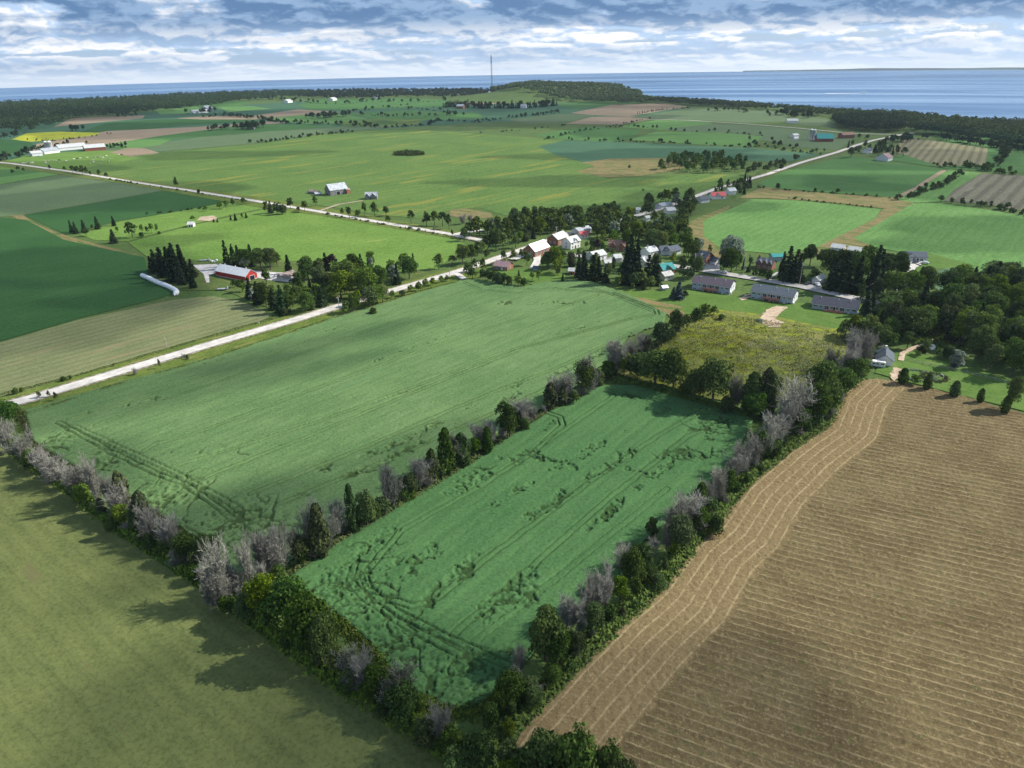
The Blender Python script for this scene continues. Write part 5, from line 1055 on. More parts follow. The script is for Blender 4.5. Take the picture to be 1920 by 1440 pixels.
under('undergrowth', HR, 6.5, 14000, 2.3, 'leaf_mid', 'tangled green undergrowth at the foot of the right hedgerow')
under('undergrowth', [(552,1108),(600,1140),(650,1180),(700,1228),(750,1290),(820,1335),(900,1335),(970,1280)], 5.5, 7000, 1.1, 'weed', 'rough weeds between the left hedge and the near pea field', .05, .26)
under('undergrowth', [(30,768),(50,800),(70,838),(130,878),(180,905),(300,972),(400,1050)], 6, 7000, 1.0, 'weed', 'rough weeds between the left hedge and the big pea field', .05, .26)
under('undergrowth', HT, 7, 6000, 2.5, 'leaf_dark', 'dark undergrowth along the lower edge of the meadow')
under('grass_fringe', [(480,1126),(620,1035),(760,950),(900,860),(1000,798),(1075,752),(1135,725)], 2.2, 7000, .7, 'weed', 'rough grass fringe between hedge and near pea field', .05, .2)
under('grass_fringe', [(40,782),(200,730),(400,674),(640,594),(800,545),(870,528)], 4.5, 9000, .9, 'weed', 'weedy ditch between gravel road and big pea field', .3, .24)
under('grass_fringe', [(0,742),(150,704),(300,660),(470,610),(520,596)], 3.0, 5000, .7, 'weed', 'weedy bank on the far side of the gravel road', .3, .24)
under('grass_fringe', [(1560,797),(1480,848),(1400,915),(1350,985),(1300,1025),(1240,1108),(1160,1178),(1080,1260),(985,1362)], 2.4, 6000, .6, 'weed', 'grass fringe between right hedgerow and stubble', .05, .2)
# goldenrod and tall weeds standing in the meadow
def weeds(name, poly, n_, hm, mats, label, size=.26, thr=.45, seed=1):
    rng = np.random.RandomState(seed); P = W2(poly); xs = [p[0] for p in P]; ys = [p[1] for p in P]; x = rng.uniform(min(xs), max(xs), n_); y = rng.uniform(min(ys), max(ys), n_)
    ok = inside(x, y, P) & (fbm(x, y, 6, 90+seed, 4)+rng.uniform(-.06, .06, n_) > thr); x, y = x[ok], y[ok]; C = np.stack([x, y, .3+hm*rng.uniform(.2, 1, len(x))*fbm(x, y, 3, 7+seed)*1.5], 1)
    V, F = quads(C, np.tile([0, 0, .8], (len(x), 1)), size, rng); o = link(name, np_mesh(name, V, F, MT[mats])); tag(o, label, 'weeds', None, 'stuff')
MEAD = [(1243,642),(1262,612),(1292,596),(1330,588),(1425,600),(1560,622),(1630,622),(1630,640),(1570,692),(1500,742),(1420,752),(1300,735),(1200,708)]
MT['goldenrod'] = leaf_mat('goldenrod', (.20, .21, .015), (.38, .34, .03)); MT['pale_weed'] = leaf_mat('pale_weed', (.22, .21, .14), (.38, .35, .26)); MT['brown_weed'] = leaf_mat('brown_weed', (.09, .06, .03), (.17, .11, .05))
weeds('tall_weeds', MEAD, 26000, .9, 'weed', 'green weeds filling the rough meadow', .26, .44, 1); weeds('goldenrod', [(1243,650),(1262,620),(1340,610),(1430,640),(1400,700),(1320,735),(1230,700)], 9000, 1.1, 'goldenrod', 'yellow goldenrod patches in the left half of the meadow', .24, .47, 2)
weeds('pale_weeds', [(1380,640),(1540,630),(1600,640),(1560,700),(1480,740),(1400,740)], 9000, 1.1, 'pale_weed', 'pale seeding weeds in the right half of the meadow', .2, .50, 3); weeds('brown_weeds', MEAD, 16000, .8, 'brown_weed', 'dry brown weeds scattered in the meadow', .22, .52, 4)
# ------------------------------------------------------------------ yards, roadsides, village
row([('S',293,512,468,30),('S',308,519,464,36),('S',330,512,456,34),('S',345,518,459,34),('S',330,527,466,40),('S',350,530,470,34),('S',300,508,474,26),('S',362,520,486,26),('S',285,508,480,22),('S',318,508,463,28),('S',342,534,482,26)], 'in clump by silage bag', 'spruce clump by the silage bag')
row([('S',363,540,508,22),('S',428,505,451,22),('S',450,503,460,24),('D',462,505,466,40),('S',473,500,458,22),('D',490,508,462,44),('D',508,506,464,38),('W',462,507,480,30),('D',445,508,474,30),('S',440,500,458,22),('M',520,500,470,26),('S',542,514,478,22)], 'behind the red barn', 'trees behind the red barn')
row([('D',578,525,482,36),('S',612,508,474,26),('P',625,508,476,32),('D',660,512,476,36),('S',678,510,476,22),('M',655,545,488,50),('M',640,560,508,60),('D',600,545,500,40),('L',665,535,492,44),('M',690,560,500,50),('K',697,512,482,12),('D',715,540,498,36),('M',735,520,486,34),('K',741,532,495,28),('D',768,524,482,42),('S',470,560,520,26),('S',485,570,528,26),('D',500,575,530,34),('S',515,580,538,28),('S',530,588,535,34),('D',545,585,548,30),('D',565,560,525,36),('M',580,580,550,24),('C',585,582,552,16),('S',604,575,540,28),('b',535,592,578,22),
 ('D',455,548,522,26),('D',560,548,508,38),('D',620,550,512,36),('M',708,538,512,30),('K',477,565,540,14),('D',440,540,522,20),('M',596,512,488,28)], 'between red barn and road', 'trees between red barn and road')
row([('M',650,590,562,24),('D',665,586,550,30),('L',672,575,542,30),('M',695,578,538,38),('M',708,572,535,36),('L',718,568,532,30),('M',735,560,545,20),('M',770,548,534,18),('D',785,546,528,22),('M',798,540,522,20),('L',812,536,520,20),('M',828,531,516,18),('D',838,528,516,16),('b',755,556,545,18)], 'on pea-field side of road', 'roadside trees by the pea field')
row([('M',822,505,476,26),('T',848,498,478,14),('M',868,496,458,34),('D',885,492,456,28),('M',895,480,452,26),('L',905,478,452,22),('T',878,520,490,20),('D',886,524,500,24),('M',913,488,466,18),('M',915,470,438,30),('D',930,470,430,34),('L',945,468,436,28),('M',955,460,428,28),('T',967,465,440,16),('b',700,590,578,20)], 'at the village road entrance', 'trees at the village entrance')
row([('M',905,512,484,20),('D',945,496,468,20),('L',962,492,464,20),('M',1018,502,480,18),('D',890,510,484,18),('M',978,488,466,16)], 'between the road and the bungalow', 'trees by the bungalow road')
row([('b',905,524,506,20),('b',915,528,508,20),('b',925,531,510,22),('b',935,534,512,22),('b',945,532,513,20),('b',955,535,518,16),('M',972,537,516,22),('b',982,538,522,18),('S',973,520,506,9),('M',998,526,508,16),('M',1010,528,506,18)], 'in row below brick bungalow', 'hedge trees by the bungalow')
row([('L',1046,515,486,30),('M',1040,505,460,42),('D',1028,505,470,32),('M',1052,498,462,34),('D',988,498,470,26),('O',1072,500,474,18),('S',1085,520,478,24),('S',1095,525,474,28),('S',1112,526,478,32),('S',1122,525,480,24),('M',1140,524,492,26),('S',1135,530,495,22),('S',1180,532,440,40),('S',1172,530,455,28),('S',1192,532,448,34),('D',1165,528,495,30),('M',1205,538,508,32),('D',1190,540,510,26),('S',1215,530,478,30),('D',1229,514,474,26),('S',1228,534,480,28),('P',1120,476,448,16),('D',1112,474,446,24),('L',1262,499,472,26),('M',1278,505,478,26),('D',1290,525,500,24),('D',1282,508,486,18),
 ('M',1148,484,466,16),('S',1055,530,512,10)], 'in front of village houses', 'front village trees')
row([('U',1272,562,528,28),('U',1262,560,538,18),('b',1284,558,545,16),('M',1186,545,530,14),('M',1310,520,480,22),('D',1298,506,476,22),('D',1305,462,445,20),('W',1358,492,446,34),('W',1370,500,440,42),('W',1380,492,448,30),('D',1370,512,466,38),('D',1355,514,472,26),('D',1380,508,470,22),('M',1330,478,458,14),('S',1404,510,490,10),('S',1393,506,484,8),('b',1415,518,506,14),('b',1428,522,505,20),('b',1440,526,508,18),('b',1402,515,500,12),('M',1408,500,482,10),('S',1422,492,478,6),('S',1405,490,476,5)],
 'beside the village street', 'trees on the village street')
row([('S',1475,528,462,34),('S',1488,530,468,34),('S',1465,520,472,26),('S',1495,526,476,26),('D',1518,498,455,34),('T',1505,500,462,16),('D',1540,500,466,36),('D',1555,520,468,40),('D',1575,525,466,44),('M',1525,526,502,34),('S',1560,545,478,40),('S',1580,548,474,44),('D',1600,540,470,48),('S',1605,550,480,36),('D',1625,530,462,50),('S',1635,545,460,36),('S',1645,535,468,34),('D',1660,525,472,44),('D',1680,520,472,40),('M',1662,548,508,30),('D',1645,560,520,34),('S',1622,592,545,30),('S',1632,590,548,26),('D',1612,568,530,22),('D',1690,530,488,26),('M',1700,535,508,26),('S',1725,530,500,26),('S',1735,528,506,18)],
 'in grove across the street', 'trees across the street')
grove([(1650,600),(1670,560),(1700,545),(1760,555),(1830,545),(1900,525),(2050,560),(2100,760),(1990,730),(1900,712),(1840,685),(1780,655),(1740,645),(1700,640),(1655,640)], 170, 'DDMMMSDMMSMD', (10, 17), 'in the right-edge dark wood', 'trees of the right-hand wood', 3.6)
under('undergrowth', [(1650,600),(1720,600),(1800,610),(1900,620),(2000,640)], 75, 15000, 3, 'leaf_dark', 'dark undergrowth on the floor of the right-hand wood', .1, .6)
row([('S',1822,540,500,26),('S',1840,560,500,34),('S',1860,550,490,36),('K',1790,690,655,36),('b',1772,672,652,24),('S',1800,600,560,30),('M',1625,640,592,44),('L',1600,635,588,44),('M',1585,630,598,40),('M',1575,636,612,26),('b',1590,645,628,30),('D',1650,650,610,44),('D',1700,655,620,36),('M',1735,665,635,20),('D',1668,655,622,30),
 ('O',1730,660,648,20),('M',1757,672,652,22),('b',1780,668,650,24),('U',1790,688,664,20),('M',1720,670,658,14)], 'at the dark-wood edge', 'trees edging the right-hand wood')
row([('C',1691,720,690,21),('C',1737,730,700,18),('C',1788,744,714,20),('C',1836,755,728,14),('M',1893,768,705,34),('C',1882,775,740,18),('T',1715,722,702,18)], 'on lawn beside the stubble', 'small trees along the cottage lawn')
grove([(862,452),(880,440),(960,425),(1000,410),(1100,415),(1180,404),(1230,384),(1300,372),(1330,392),(1280,420),(1290,440),(1270,462),(1180,455),(1060,436),(1010,445),(1000,440),(930,455)], 150, 'DDMMMDMLTKD', (9, 14), 'in wood behind the village', 'trees behind the village', 5.2)
grove([(1215,455),(1290,440),(1300,470),(1290,490),(1225,470)], 10, 'MDLM', (9, 13), 'behind grey-roofed village houses', 'trees behind grey-roofed houses', 5)
row([('M',1225,472,430,34),('L',1240,472,432,28),('M',1262,470,436,28),('D',1290,482,444,34),('M',1300,490,452,30),('W',1310,480,446,26),('M',1175,468,428,30),('D',1090,436,414,24),('M',1150,460,430,30),('L',1130,455,430,22),('D',1120,446,424,20),('S',1000,448,425,14),('O',985,452,428,18),('M',975,455,432,22)], 'behind the village roofs', 'tall trees behind the village roofs')
grove([(940,422),(1000,412),(1100,402),(1150,398),(1150,418),(1060,436),(1000,436),(950,440)], 40, 'DMDT', (8, 12), 'in the village rear treeline', 'trees in the rear wood line', 5)
row([('S',135,436,413,12),('S',143,438,416,12),('S',159,435,412,15),('D',162,443,426,17),('S',184,430,406,14),('S',214,424,405,13),('S',214,456,430,20),('D',249,446,416,30),('T',221,436,424,6),('M',268,440,420,12),('D',277,438,424,10),('M',285,437,418,14),('M',295,437,418,8),('b',266,445,436,12),('b',299,440,434,8),('b',173,428,421,6),('b',276,402,398,6),
 ('M',412,392,377,14),('M',425,392,375,14),('D',437,388,372,12),('M',458,384,370,13),('b',374,392,388,8),('T',386,397,385,8),('S',433,413,402,6),('S',442,414,400,9),('M',455,411,399,8),('S',462,409,399,7),('M',363,416,404,13),('S',401,417,410,6),('S',408,417,410,6)], 'on the mown yard', 'trees scattered over the mown yard')
row([('M',500,402,378,14),('S',508,400,376,14),('D',520,403,378,24),('b',530,402,385,24),('D',545,393,370,20),('T',572,398,376,12),('M',592,387,368,14),('M',642,405,390,10),('D',655,408,386,14),('T',671,408,392,11),('M',684,404,378,14),('M',703,406,378,20),('D',724,405,386,20),('M',728,421,404,15),('D',771,420,393,19),('D',800,424,396,24),('M',815,424,394,22),('D',830,424,396,26),('D',842,430,400,20),('T',848,444,430,6),('K',815,436,423,6),('G',870,420,400,24),('G',882,418,400,20),('D',895,430,404,22),
 ('M',332,354,330,11),('b',373,364,355,8),('M',122,320,311,9),('T',137,324,310,9),('T',145,325,311,10),('M',155,327,309,13),('M',163,327,312,10),('b',170,329,321,6),('M',187,332,317,10),('D',201,336,323,10),('M',35,322,311,10),('M',45,323,314,8),('b',94,317,309,6),('b',24,324,318,8),('M',500,388,376,8),('b',560,396,388,10)], 'beside the gravel lane', 'trees along the gravel lane')
row([('T',75,748,733,8),('T',93,746,732,6),('T',107,752,735,7),('G',254,704,688,10),('M',301,692,673,7),('b',30,740,728,14),('b',42,736,727,10),('b',120,716,706,14),('b',133,713,704,8),('G',347,672,660,12),('b',352,675,666,8),('b',213,688,682,4)], 'on the gravel road bank', 'saplings along the gravel road')
# cross-country: round the upper right farms
grove([(1225,322),(1260,300),(1340,295),(1400,302),(1395,322),(1290,328)], 85, 'DDMDT', (8, 12), 'in the far roadside copse', 'trees of the roadside copse', 3.6)
grove([(1400,322),(1440,315),(1500,300),(1480,318),(1440,330),(1400,332)], 16, 'DM', (7, 10), 'along the far village road', 'trees on the far village road', 5)
grove([(1330,385),(1345,350),(1400,340),(1412,362),(1380,372)], 24, 'DMS', (6, 10), 'round the red-roofed house', 'trees round the red-roofed house', 4.5)
grove([(1590,300),(1605,278),(1660,275),(1690,285),(1700,296),(1650,300)], 22, 'DDMS', (8, 13), 'round the pink-roofed shed', 'trees round the pink-roofed shed', 5.5)
row([('D',1520,262,252,8),('D',1597,275,262,9),('S',1590,278,262,6),('M',1610,262,250,12),('D',1625,262,252,12),('M',1365,345,335,7),('b',1458,355,344,12),('b',1528,360,353,8),('b',1570,362,354,12),('T',1180,318,308,5),('b',1206,358,354,5),('b',1610,286,280,6),('D',1405,264,254,8),('D',1447,266,256,10),('M',1530,288,277,10),('D',1545,285,278,8)], 'near the teal-roofed barn', 'trees round the teal-roofed farm')
def line_trees(pts, n_, kinds, hr, label, group, mats='leaf_far', jit=3):
    w = [at(*p) for p in pts]; L = [(b-a).length for a, b in zip(w, w[1:])]; T = sum(L)
    items = []
    for i in range(n_):
        s = T*(i+random.uniform(-.4, .9))/n_; s = max(0, min(T-.01, s)); k = 0
        while s > L[k]: s -= L[k]; k += 1
        p = w[k].lerp(w[k+1], s/L[k]); kd = random.choice(kinds); h = random.uniform(*hr)*random.uniform(.75, 1.1); sc = h/(10 if kd != 'bush' else 6)
        items.append((random.choice(FAR[kd]), p.x+random.uniform(-jit, jit), p.y+random.uniform(-jit, jit), sc*random.uniform(.7, 1.4), sc*random.uniform(.7, 1.4), sc, random.uniform(0, 6.28)))
    # the low growth that ties a hedge line together
    for i in range(int(T/14)):
        s = random.uniform(0, T-.01); k = 0
        while s > L[k]: s -= L[k]; k += 1
        p = w[k].lerp(w[k+1], s/L[k]); sc = random.uniform(.25, .6); items.append((random.choice(FAR['bush']), p.x, p.y, sc*1.6, sc*1.6, sc, random.uniform(0, 6.28)))
    o = bake('tree_line', items, MT[mats]); tag(o, 'line of small dark trees '+label, 'tree line', None, 'stuff')
R_, S_, B_ = 'round', 'spruce', 'bush'
lt = line_trees
lt([(388,246),(420,243),(432,242)], 9, [R_], (8, 13), 'in the gappy row left of the round copse', 'row left of the round copse')
lt([(440,242),(465,243),(488,238)], 22, [R_], (11, 15), 'in the round dark copse', 'round dark copse', jit=16)
lt([(590,222),(610,221),(650,218)], 30, [R_], (11, 15), 'in the oblong copse before the bright strip', 'oblong copse', jit=18)
lt([(195,278),(215,276),(242,277)], 12, [R_, S_], (6, 10), 'right of the red-walled dairy barn', 'clump right of the dairy barns', jit=7)
lt([(45,290),(62,284),(82,282)], 12, [R_], (7, 11), 'left of the dairy silos', 'trees left of the silos', jit=8)
lt([(-10,305),(15,298),(45,294)], 14, [R_], (7, 12), 'at the far-left road corner', 'trees at the far-left corner', jit=8)
lt([(105,280),(120,274),(170,271)], 5, [R_], (8, 11), 'behind the dairy barns', 'trees behind the dairy barns')
lt([(0,262),(25,256),(35,252)], 8, [R_], (7, 10), 'left of the yellow field', 'trees left of the yellow field'); lt([(130,246),(152,245)], 9, [R_], (10, 14), 'in the dark clump behind the yellow field', 'clump behind the yellow field', jit=8)
lt([(45,262),(100,265),(190,254),(220,251)], 16, [B_, R_], (3, 5), 'edging the yellow field', 'hedge of the yellow field')
lt([(380,220),(430,217),(490,224),(540,232),(600,233),(680,234),(700,236)], 90, [R_, B_, R_], (6, 11), 'in the long hedge right of the round copse', 'long hedge beyond the copse', jit=6)
lt([(465,268),(500,267),(560,259),(600,253),(650,250),(660,248)], 40, [R_, B_], (4, 8), 'on the upper border of the big soy field', 'hedge on the soy field border')
lt([(660,236),(720,240),(800,235),(820,226),(900,230),(935,224),(1000,216),(1050,208)], 75, [R_, B_, B_], (4, 9), 'in the hedge between the middle far fields', 'middle far hedge', jit=5)
lt([(640,212),(700,205),(760,200),(800,206),(880,216)], 24, [R_, R_, B_], (5, 10), 'in scattered scrub of the middle distance', 'scattered scrub trees', jit=30)
lt([(690,216),(740,220),(800,218),(880,217)], 26, [R_], (7, 12), 'in the belt left of the conifer windbreak', 'belt left of the windbreak', jit=16)
lt([(835,202),(850,200),(900,203),(960,203),(1030,199),(1035,197)], 120, [S_, R_, S_], (11, 17), 'in the conifer windbreak below the brown field', 'conifer windbreak', jit=14)
lt([(968,220),(1010,217),(1050,211)], 12, [R_], (5, 8), 'right of the dark hedge before the brown field', 'hedge before the brown field')
lt([(1195,214),(1240,206),(1295,203)], 22, [S_], (5, 6), 'in the evenly planted row between brown fields', 'even row between brown fields', jit=1)
lt([(1020,262),(1100,244),(1180,237),(1290,247),(1380,250),(1430,255)], 30, [R_, B_, B_], (4, 8), 'in the thin hedge above the blue-green field', 'thin hedge above the blue-green field')
lt([(1060,263),(1150,266),(1280,269),(1400,277),(1450,280),(1540,290)], 30, [R_, B_, B_], (4, 8), 'bordering the dark blue-green field', 'hedge by the dark blue-green field')
lt([(1150,236),(1180,230),(1220,222)], 6, [B_], (4, 6), 'on the short cross fence', 'short cross fence'); lt([(1395,276),(1450,274),(1500,280)], 9, [R_], (6, 10), 'below the silo farm', 'trees below the silo farm')
lt([(900,250),(1000,243),(1060,235)], 8, [B_], (3, 6), 'on the fence above the soy field', 'fence above the soy field')
lt([(1690,376),(1715,368),(1735,360),(1750,355),(1775,345),(1790,335),(1805,328)], 34, [R_, B_], (5, 8), 'in the broken hedge between light green strips', 'broken hedge between strips', 'leaf_dark', 3)
lt([(1750,312),(1790,314),(1820,314),(1850,320),(1910,330)], 30, [R_, B_], (5, 10), 'in the hedge under the ribbed hay field', 'hedge under the ribbed hay field', 'leaf_dark', 4)
lt([(1770,380),(1830,388),(1850,386),(1905,400),(1950,408)], 26, [R_, B_], (4, 7), 'below the large ribbed hay field', 'hedge below the ribbed field', 'leaf_dark', 3)
lt([(1870,312),(1880,302),(1885,285),(1880,275)], 18, [R_], (8, 12), 'in the upright clump right of the ribbed hay field', 'upright clump', 'leaf_dark', 4)
lt([(1760,262),(1800,268),(1850,276),(1920,286)], 34, [R_], (7, 12), 'in the hedge behind the ribbed hay field', 'hedge behind the ribbed hay field', jit=6)
lt([(1668,268),(1690,268),(1700,262),(1730,262)], 22, [R_], (7, 11), 'at the shore road junction', 'trees at the shore road junction', jit=10)
lt([(1480,372),(1560,382),(1640,390)], 26, [B_], (1.5, 2.6), 'in the low weedy border of the pale green field', 'low border shrubs', 'leaf_dark', 1)
lt([(1420,352),(1480,358),(1580,364),(1690,374)], 14, [B_], (2, 4), 'on the fence of the mid green field', 'fence of the mid green field', 'leaf_dark', 1)
lt([(205,337),(300,352),(400,368),(480,380)], 30, [B_], (1.2, 2.4), 'in the ditch of the far gravel lane', 'ditch shrubs', 'leaf_dark', 2)
lt([(610,402),(700,418),(800,436),(850,444)], 26, [B_], (1.2, 2.6), 'in the ditch of the near gravel lane', 'near ditch shrubs', 'leaf_dark', 2)
lt([(295,400),(330,398),(390,388)], 8, [B_], (2, 4), 'on the mown yard fence', 'yard fence shrubs', 'leaf_dark', 1)
lt([(1440,218),(1470,214),(1500,222),(1530,218)], 24, [R_], (9, 13), 'round the white bungalow by the shore wood', 'trees by the shore bungalow', jit=12)
lt([(1330,210),(1345,208),(1380,208),(1400,212)], 10, [R_], (7, 11), 'standing out before the shore wood', 'trees before the shore wood', jit=8)
lt([(450,190),(500,186),(560,192),(640,196),(700,190),(760,192),(840,190)], 44, [R_], (8, 14), 'scattered among the farthest left fields', 'farthest left field trees', jit=30)
lt([(350,214),(375,212),(385,214),(402,206)], 12, [R_], (9, 14), 'round the distant farm by the wood', 'trees round the distant farm', jit=10)
lt([(215,220),(240,218),(255,218)], 8, [R_], (8, 12), 'in the small clump on the brown strip', 'clump on the brown strip', jit=8)
# ------------------------------------------------------------------ far woods, each one mass
def wood(poly, n_, hr, label, mats='leaf_wood', base=0, hill=None, sz=1.15, per=46, mind=None):
    rng = np.random.RandomState(n_); P = W2(poly); xs = [p[0] for p in P]; ys = [p[1] for p in P]; cx = []; k = 0
    x = rng.uniform(min(xs), max(xs), n_*12); y = rng.uniform(min(ys), max(ys), n_*12); ok = inside(x, y, P); x = x[ok][:n_]; y = y[ok][:n_]; m_ = len(x)
    h = rng.uniform(hr[0], hr[1], m_)*(.8+.4*fbm(x, y, 60, 3)); g0 = hill(x, y) if hill else np.zeros(m_)
    r = h*rng.uniform(.28, .42, m_); d = sph(m_*per, rng); d[:, 2] = np.abs(d[:, 2])*1.15-.12; I = np.repeat(np.arange(m_), per)
    c = np.stack([x[I], y[I], g0[I]+h[I]*.60], 1)+d*np.stack([r[I], r[I], h[I]*.42], 1)*rng.uniform(.85, 1.1, m_*per)[:, None]
    V, F = quads(c, d, sz, rng); o = link('wood', np_mesh('wood', V, F, MT[mats])); tag(o, label, 'wood', None, 'stuff')
def hill_(x, y):
    c = at(985, 181); t = x-c.x; v = (y-c.y)/170
    return (27*np.exp(-((t+0)/130)**2)+22*np.exp(-((t-210)/150)**2))*np.exp(-v*v)
wood([(-400,300),(-200,262),(0,252),(60,250),(100,240),(150,226),(200,222),(270,215),(340,208),(400,202),(450,192),(560,184),(600,180),(560,174),(450,178),(330,182),(200,190),(0,198),(-300,208)], 6000, (11, 17), 'dark continuous wood filling the far left shore', 'leaf_far')
wood([(560,184),(640,188),(760,184),(850,185),(905,180),(935,176),(930,172),(800,172),(640,173),(560,175)], 1100, (10, 15), 'thin dark wood along the shore left of the mast', 'leaf_far', sz=1.5)
wood([(925,182),(960,184),(1000,186),(1080,192),(1170,197),(1215,195),(1200,182),(1150,176),(1060,169),(960,167),(920,168)], 2300, (11, 15), 'green domed wooded hill right of the mast', 'leaf_wood', hill=hill_, sz=1.5)
wood([(1165,184),(1200,192),(1280,198),(1330,200),(1400,206),(1470,208),(1490,216),(1560,220),(1570,238),(1600,246),(1660,250),(1700,246),(1760,252),(1850,264),(1920,278),(2200,330),(2300,280),(2100,250),(1920,236),(1800,228),(1700,220),(1600,214),(1500,208),(1400,199),(1280,191),(1170,186)], 3600, (8, 13), 'green shore wood running along the whole right coast', 'leaf_wood')
wood([(1560,236),(1600,246),(1690,250),(1700,236),(1640,226),(1570,226)], 420, (12, 16), 'darker block of wood by the shore road', 'leaf_far')
wood([(1700,250),(1760,256),(1850,268),(1920,282),(2100,320),(2100,308),(1920,272),(1850,260),(1760,249)], 420, (10, 14), 'dark front belt of the right shore wood', 'leaf_far')
LP = [(p[0], p[1]) for p in ls]
def LANDOK(v): return bool(inside(np.array([v[0]]), np.array([v[1]-110]), LP)[0])
V = []; F = []; c = at(985, 181); G_ = 60
for i in range(G_):
    for j in range(G_):
        x = c.x-420+1000*i/(G_-1); y = c.y-420+700*j/(G_-1); V.append((x, y, float(hill_(np.array(x), np.array(y)))-.6))
for i in range(G_-1):
    for j in range(G_-1):
        if V[i*G_+j][2] > -.3 and LANDOK(V[i*G_+j]): F.append((i*G_+j, (i+1)*G_+j, (i+1)*G_+j+1, i*G_+j+1))
link('hill', np_mesh('hill', V, F, GC, True))['kind'] = 'structure'
# small dark scrub patch in the soy field
weeds('reeds', [(738,288),(765,284),(795,287),(797,291),(770,293),(738,292)], 5000, 3.0, 'leaf_dark', 'dark patch of reeds in the middle of the soy field', .8, 0, 6)
# ------------------------------------------------------------------ unseen clouds added overhead, placed and shaped to shade the land in patches
mc, nt, n, put, M_, mix, noise, ramp, mapping = new_mat('cloud')
lw = n('ShaderNodeLayerWeight'); lw.inputs[0].default_value = .5
geo = n('ShaderNodeNewGeometry'); dt = n('ShaderNodeVectorMath', operation='DOT_PRODUCT'); put(dt.inputs[0], geo.outputs['Normal']); put(dt.inputs[1], geo.outputs['Incoming'])
fc = M_('POWER', M_('ABSOLUTE', dt.outputs['Value']), 1.3)
df = n('ShaderNodeBsdfDiffuse'); put(df.inputs[0], (.85, .86, .88, 1)); tp_ = n('ShaderNodeBsdfTransparent'); ms_ = n('ShaderNodeMixShader')
put(ms_.inputs[0], M_('MULTIPLY', fc, .44)); put(ms_.inputs[1], tp_); put(ms_.inputs[2], df); ou = n('ShaderNodeOutputMaterial'); put(ou.inputs[0], ms_)
def shade_cloud(px, py, rx, ry, rot=0, alt=760, fl=.22):
    p = at(px, py); c = p+SUND*(alt/SUND.z); V = []; F = []; nu, nv = 28, 14; sd = random.randrange(999)
    for j in range(nv+1):
        for i in range(nu):
            th = math.pi*j/nv; ph = 2*math.pi*i/nu; b = 1+.16*math.sin(3*ph+sd)+.10*math.sin(5*ph+2*th+sd*2)+.06*math.sin(9*ph+sd)
            x, y, z_ = rx*b*math.sin(th)*math.cos(ph), ry*b*math.sin(th)*math.sin(ph), fl*min(rx, ry)*math.cos(th); V.append((x*math.cos(rot)-y*math.sin(rot), x*math.sin(rot)+y*math.cos(rot), z_))
    for j in range(nv):
        for i in range(nu): F.append((j*nu+i, j*nu+(i+1) % nu, (j+1)*nu+(i+1) % nu, (j+1)*nu+i))
    o = link('cloud', np_mesh('cloud', V, F, mc, True)); o.location = c; o['kind'] = 'structure'
for a in ((260,745,95,20,.5),(560,655,60,13,.55),(600,915,62,19,.62),(440,1000,34,22,.6),(180,870,26,14,-.6),
          (1330,680,45,40),
          (120,500,110,55),(250,560,45,25),(-100,600,120,90),(430,1400,45,30),(1050,1440,60,40),
          (200,370,150,90),(-100,330,200,120),(330,240,420,170),(60,220,400,220),(700,210,380,200),(1000,225,300,150),(1300,240,260,120),(1500,260,260,120),(1200,290,170,60),(1640,300,200,90),(1820,350,150,90),(1280,380,70,60),(1180,400,60,50),(1100,205,300,140),(1480,345,110,55),(1250,195,400,160),
          (420,290,140,45),(1050,340,120,40),(1880,440,90,60),(1000,170,400,120),(300,215,300,150),(850,235,250,120),(1560,520,40,25),(320,450,40,20)):
    shade_cloud(*a)
for x, y, rx, ry in ((-1500,6500,900,500), (1200,5200,1200,400), (2600,4200,800,350), (-300,8200,1800,500), (2800,7600,1800,500), (4500,5600,900,500), (300,4000,700,260)):
    p = Vector((x, y, 0)); q = proj((x, y, -30)); c = p+SUND*(900/SUND.z)
    shade_cloud(960, 720, rx, ry); bpy.context.scene.collection.objects[-1].location = c  # further added clouds, out of view, to shade the lake
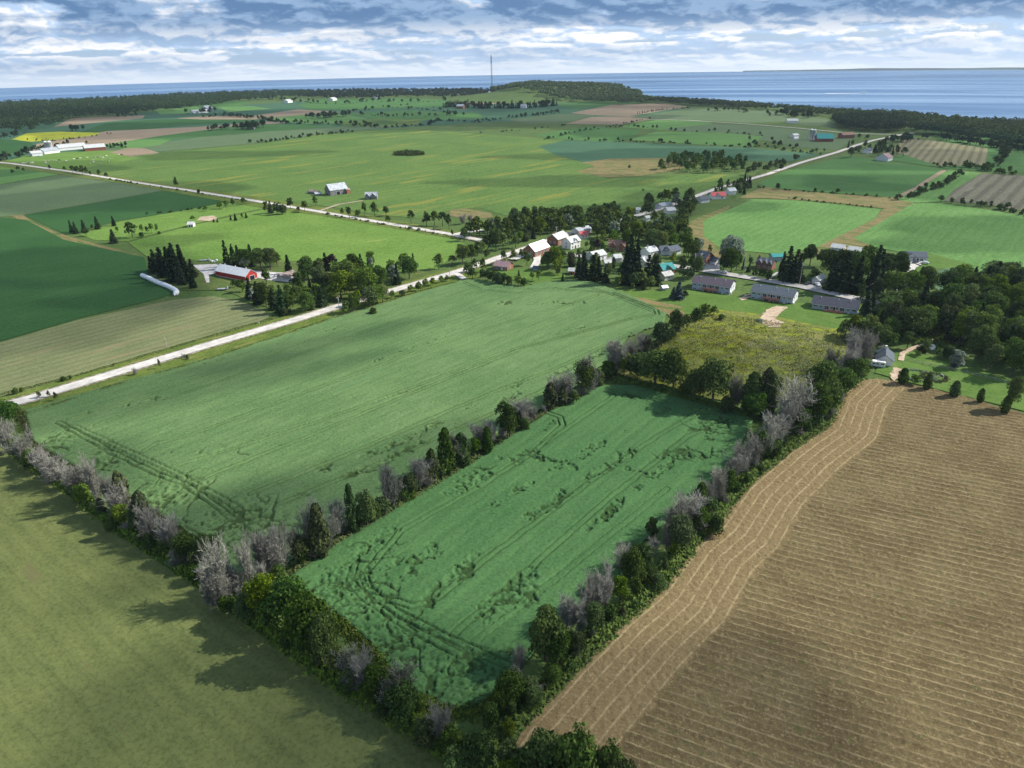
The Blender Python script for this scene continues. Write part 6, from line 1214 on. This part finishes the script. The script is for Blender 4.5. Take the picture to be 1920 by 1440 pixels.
# ------------------------------------------------------------------ labels for the trees: look, place, then rank from the left
PLANTED = plant_all()
ORD = ['', 'second', 'third', 'fourth', 'fifth', 'sixth', 'seventh', 'eighth', 'ninth', 'tenth', 'eleventh', 'twelfth', 'thirteenth', 'fourteenth', 'fifteenth', 'sixteenth', 'seventeenth', 'eighteenth', 'nineteenth', 'twentieth']+['twenty-'+q for q in ('first','second','third','fourth','fifth','sixth','seventh','eighth','ninth')]+['thirtieth']+['thirty-'+q for q in ('first','second','third','fourth','fifth','sixth','seventh','eighth','ninth')]+['fortieth']+['forty-'+q for q in ('first','second','third','fourth','fifth','sixth','seventh','eighth','ninth')]
for w in (True, False):
    cs = sorted([c for c in COWS if c[1] == w], key=lambda c: c[0])
    for i, c in enumerate(cs): c[2]['label'] = ('leftmost ' if i == 0 else 'rightmost ' if i == len(cs)-1 else ORD[i]+' from left ')+('white' if w else 'dark')+' cow grazing below the dairy farm'
buck = {}
for o, kind, mat, h, where, group in PLANTED:
    nn = KN[kind][1]; look = LOOK[mat] if kind not in ('bare', 'sparse') else {'bare': 'grey', 'sparse': 'olive'}[kind]
    if kind == 'bush': sz = 'low' if h < 2.2 else 'big'
    else: sz = 'small' if h < 5 else 'short' if h < 7.5 else 'mid-height' if h < 10 else 'tall' if h < 13 else 'very tall'
    buck.setdefault((sz+' '+look+' '+nn+' '+where), []).append(o)
for base, os_ in buck.items():
    os_.sort(key=lambda q: proj(q.location)[0]); k = len(os_)
    for i, q in enumerate(os_):
        lb = base
        if k > 1:
            if i == 0: lb = 'leftmost '+base
            elif i == k-1: lb = 'rightmost '+base
            elif k-1-i < i and k > 20: lb = ORD[k-1-i]+' from right '+base
            elif i < len(ORD): lb = ORD[i]+' from left '+base
            else: lb = base+', toward the right end'
        q['label'] = lb
# ------------------------------------------------------------------ thin haze
HZ = True
if HZ:
    mh = bpy.data.materials.new('haze'); mh.use_nodes = True; nt = mh.node_tree; nt.nodes.clear(); v = nt.nodes.new('ShaderNodeVolumePrincipled'); v.inputs['Color'].default_value = (.62, .76, .95, 1); v.inputs['Density'].default_value = 0.00004
    v.inputs['Anisotropy'].default_value = .2; ou = nt.nodes.new('ShaderNodeOutputMaterial'); nt.links.new(v.outputs[0], ou.inputs[1])
    o = MB().box(-14200, 14200, -1200, 14500, -560, 182).build('haze', mh); o['kind'] = 'stuff'
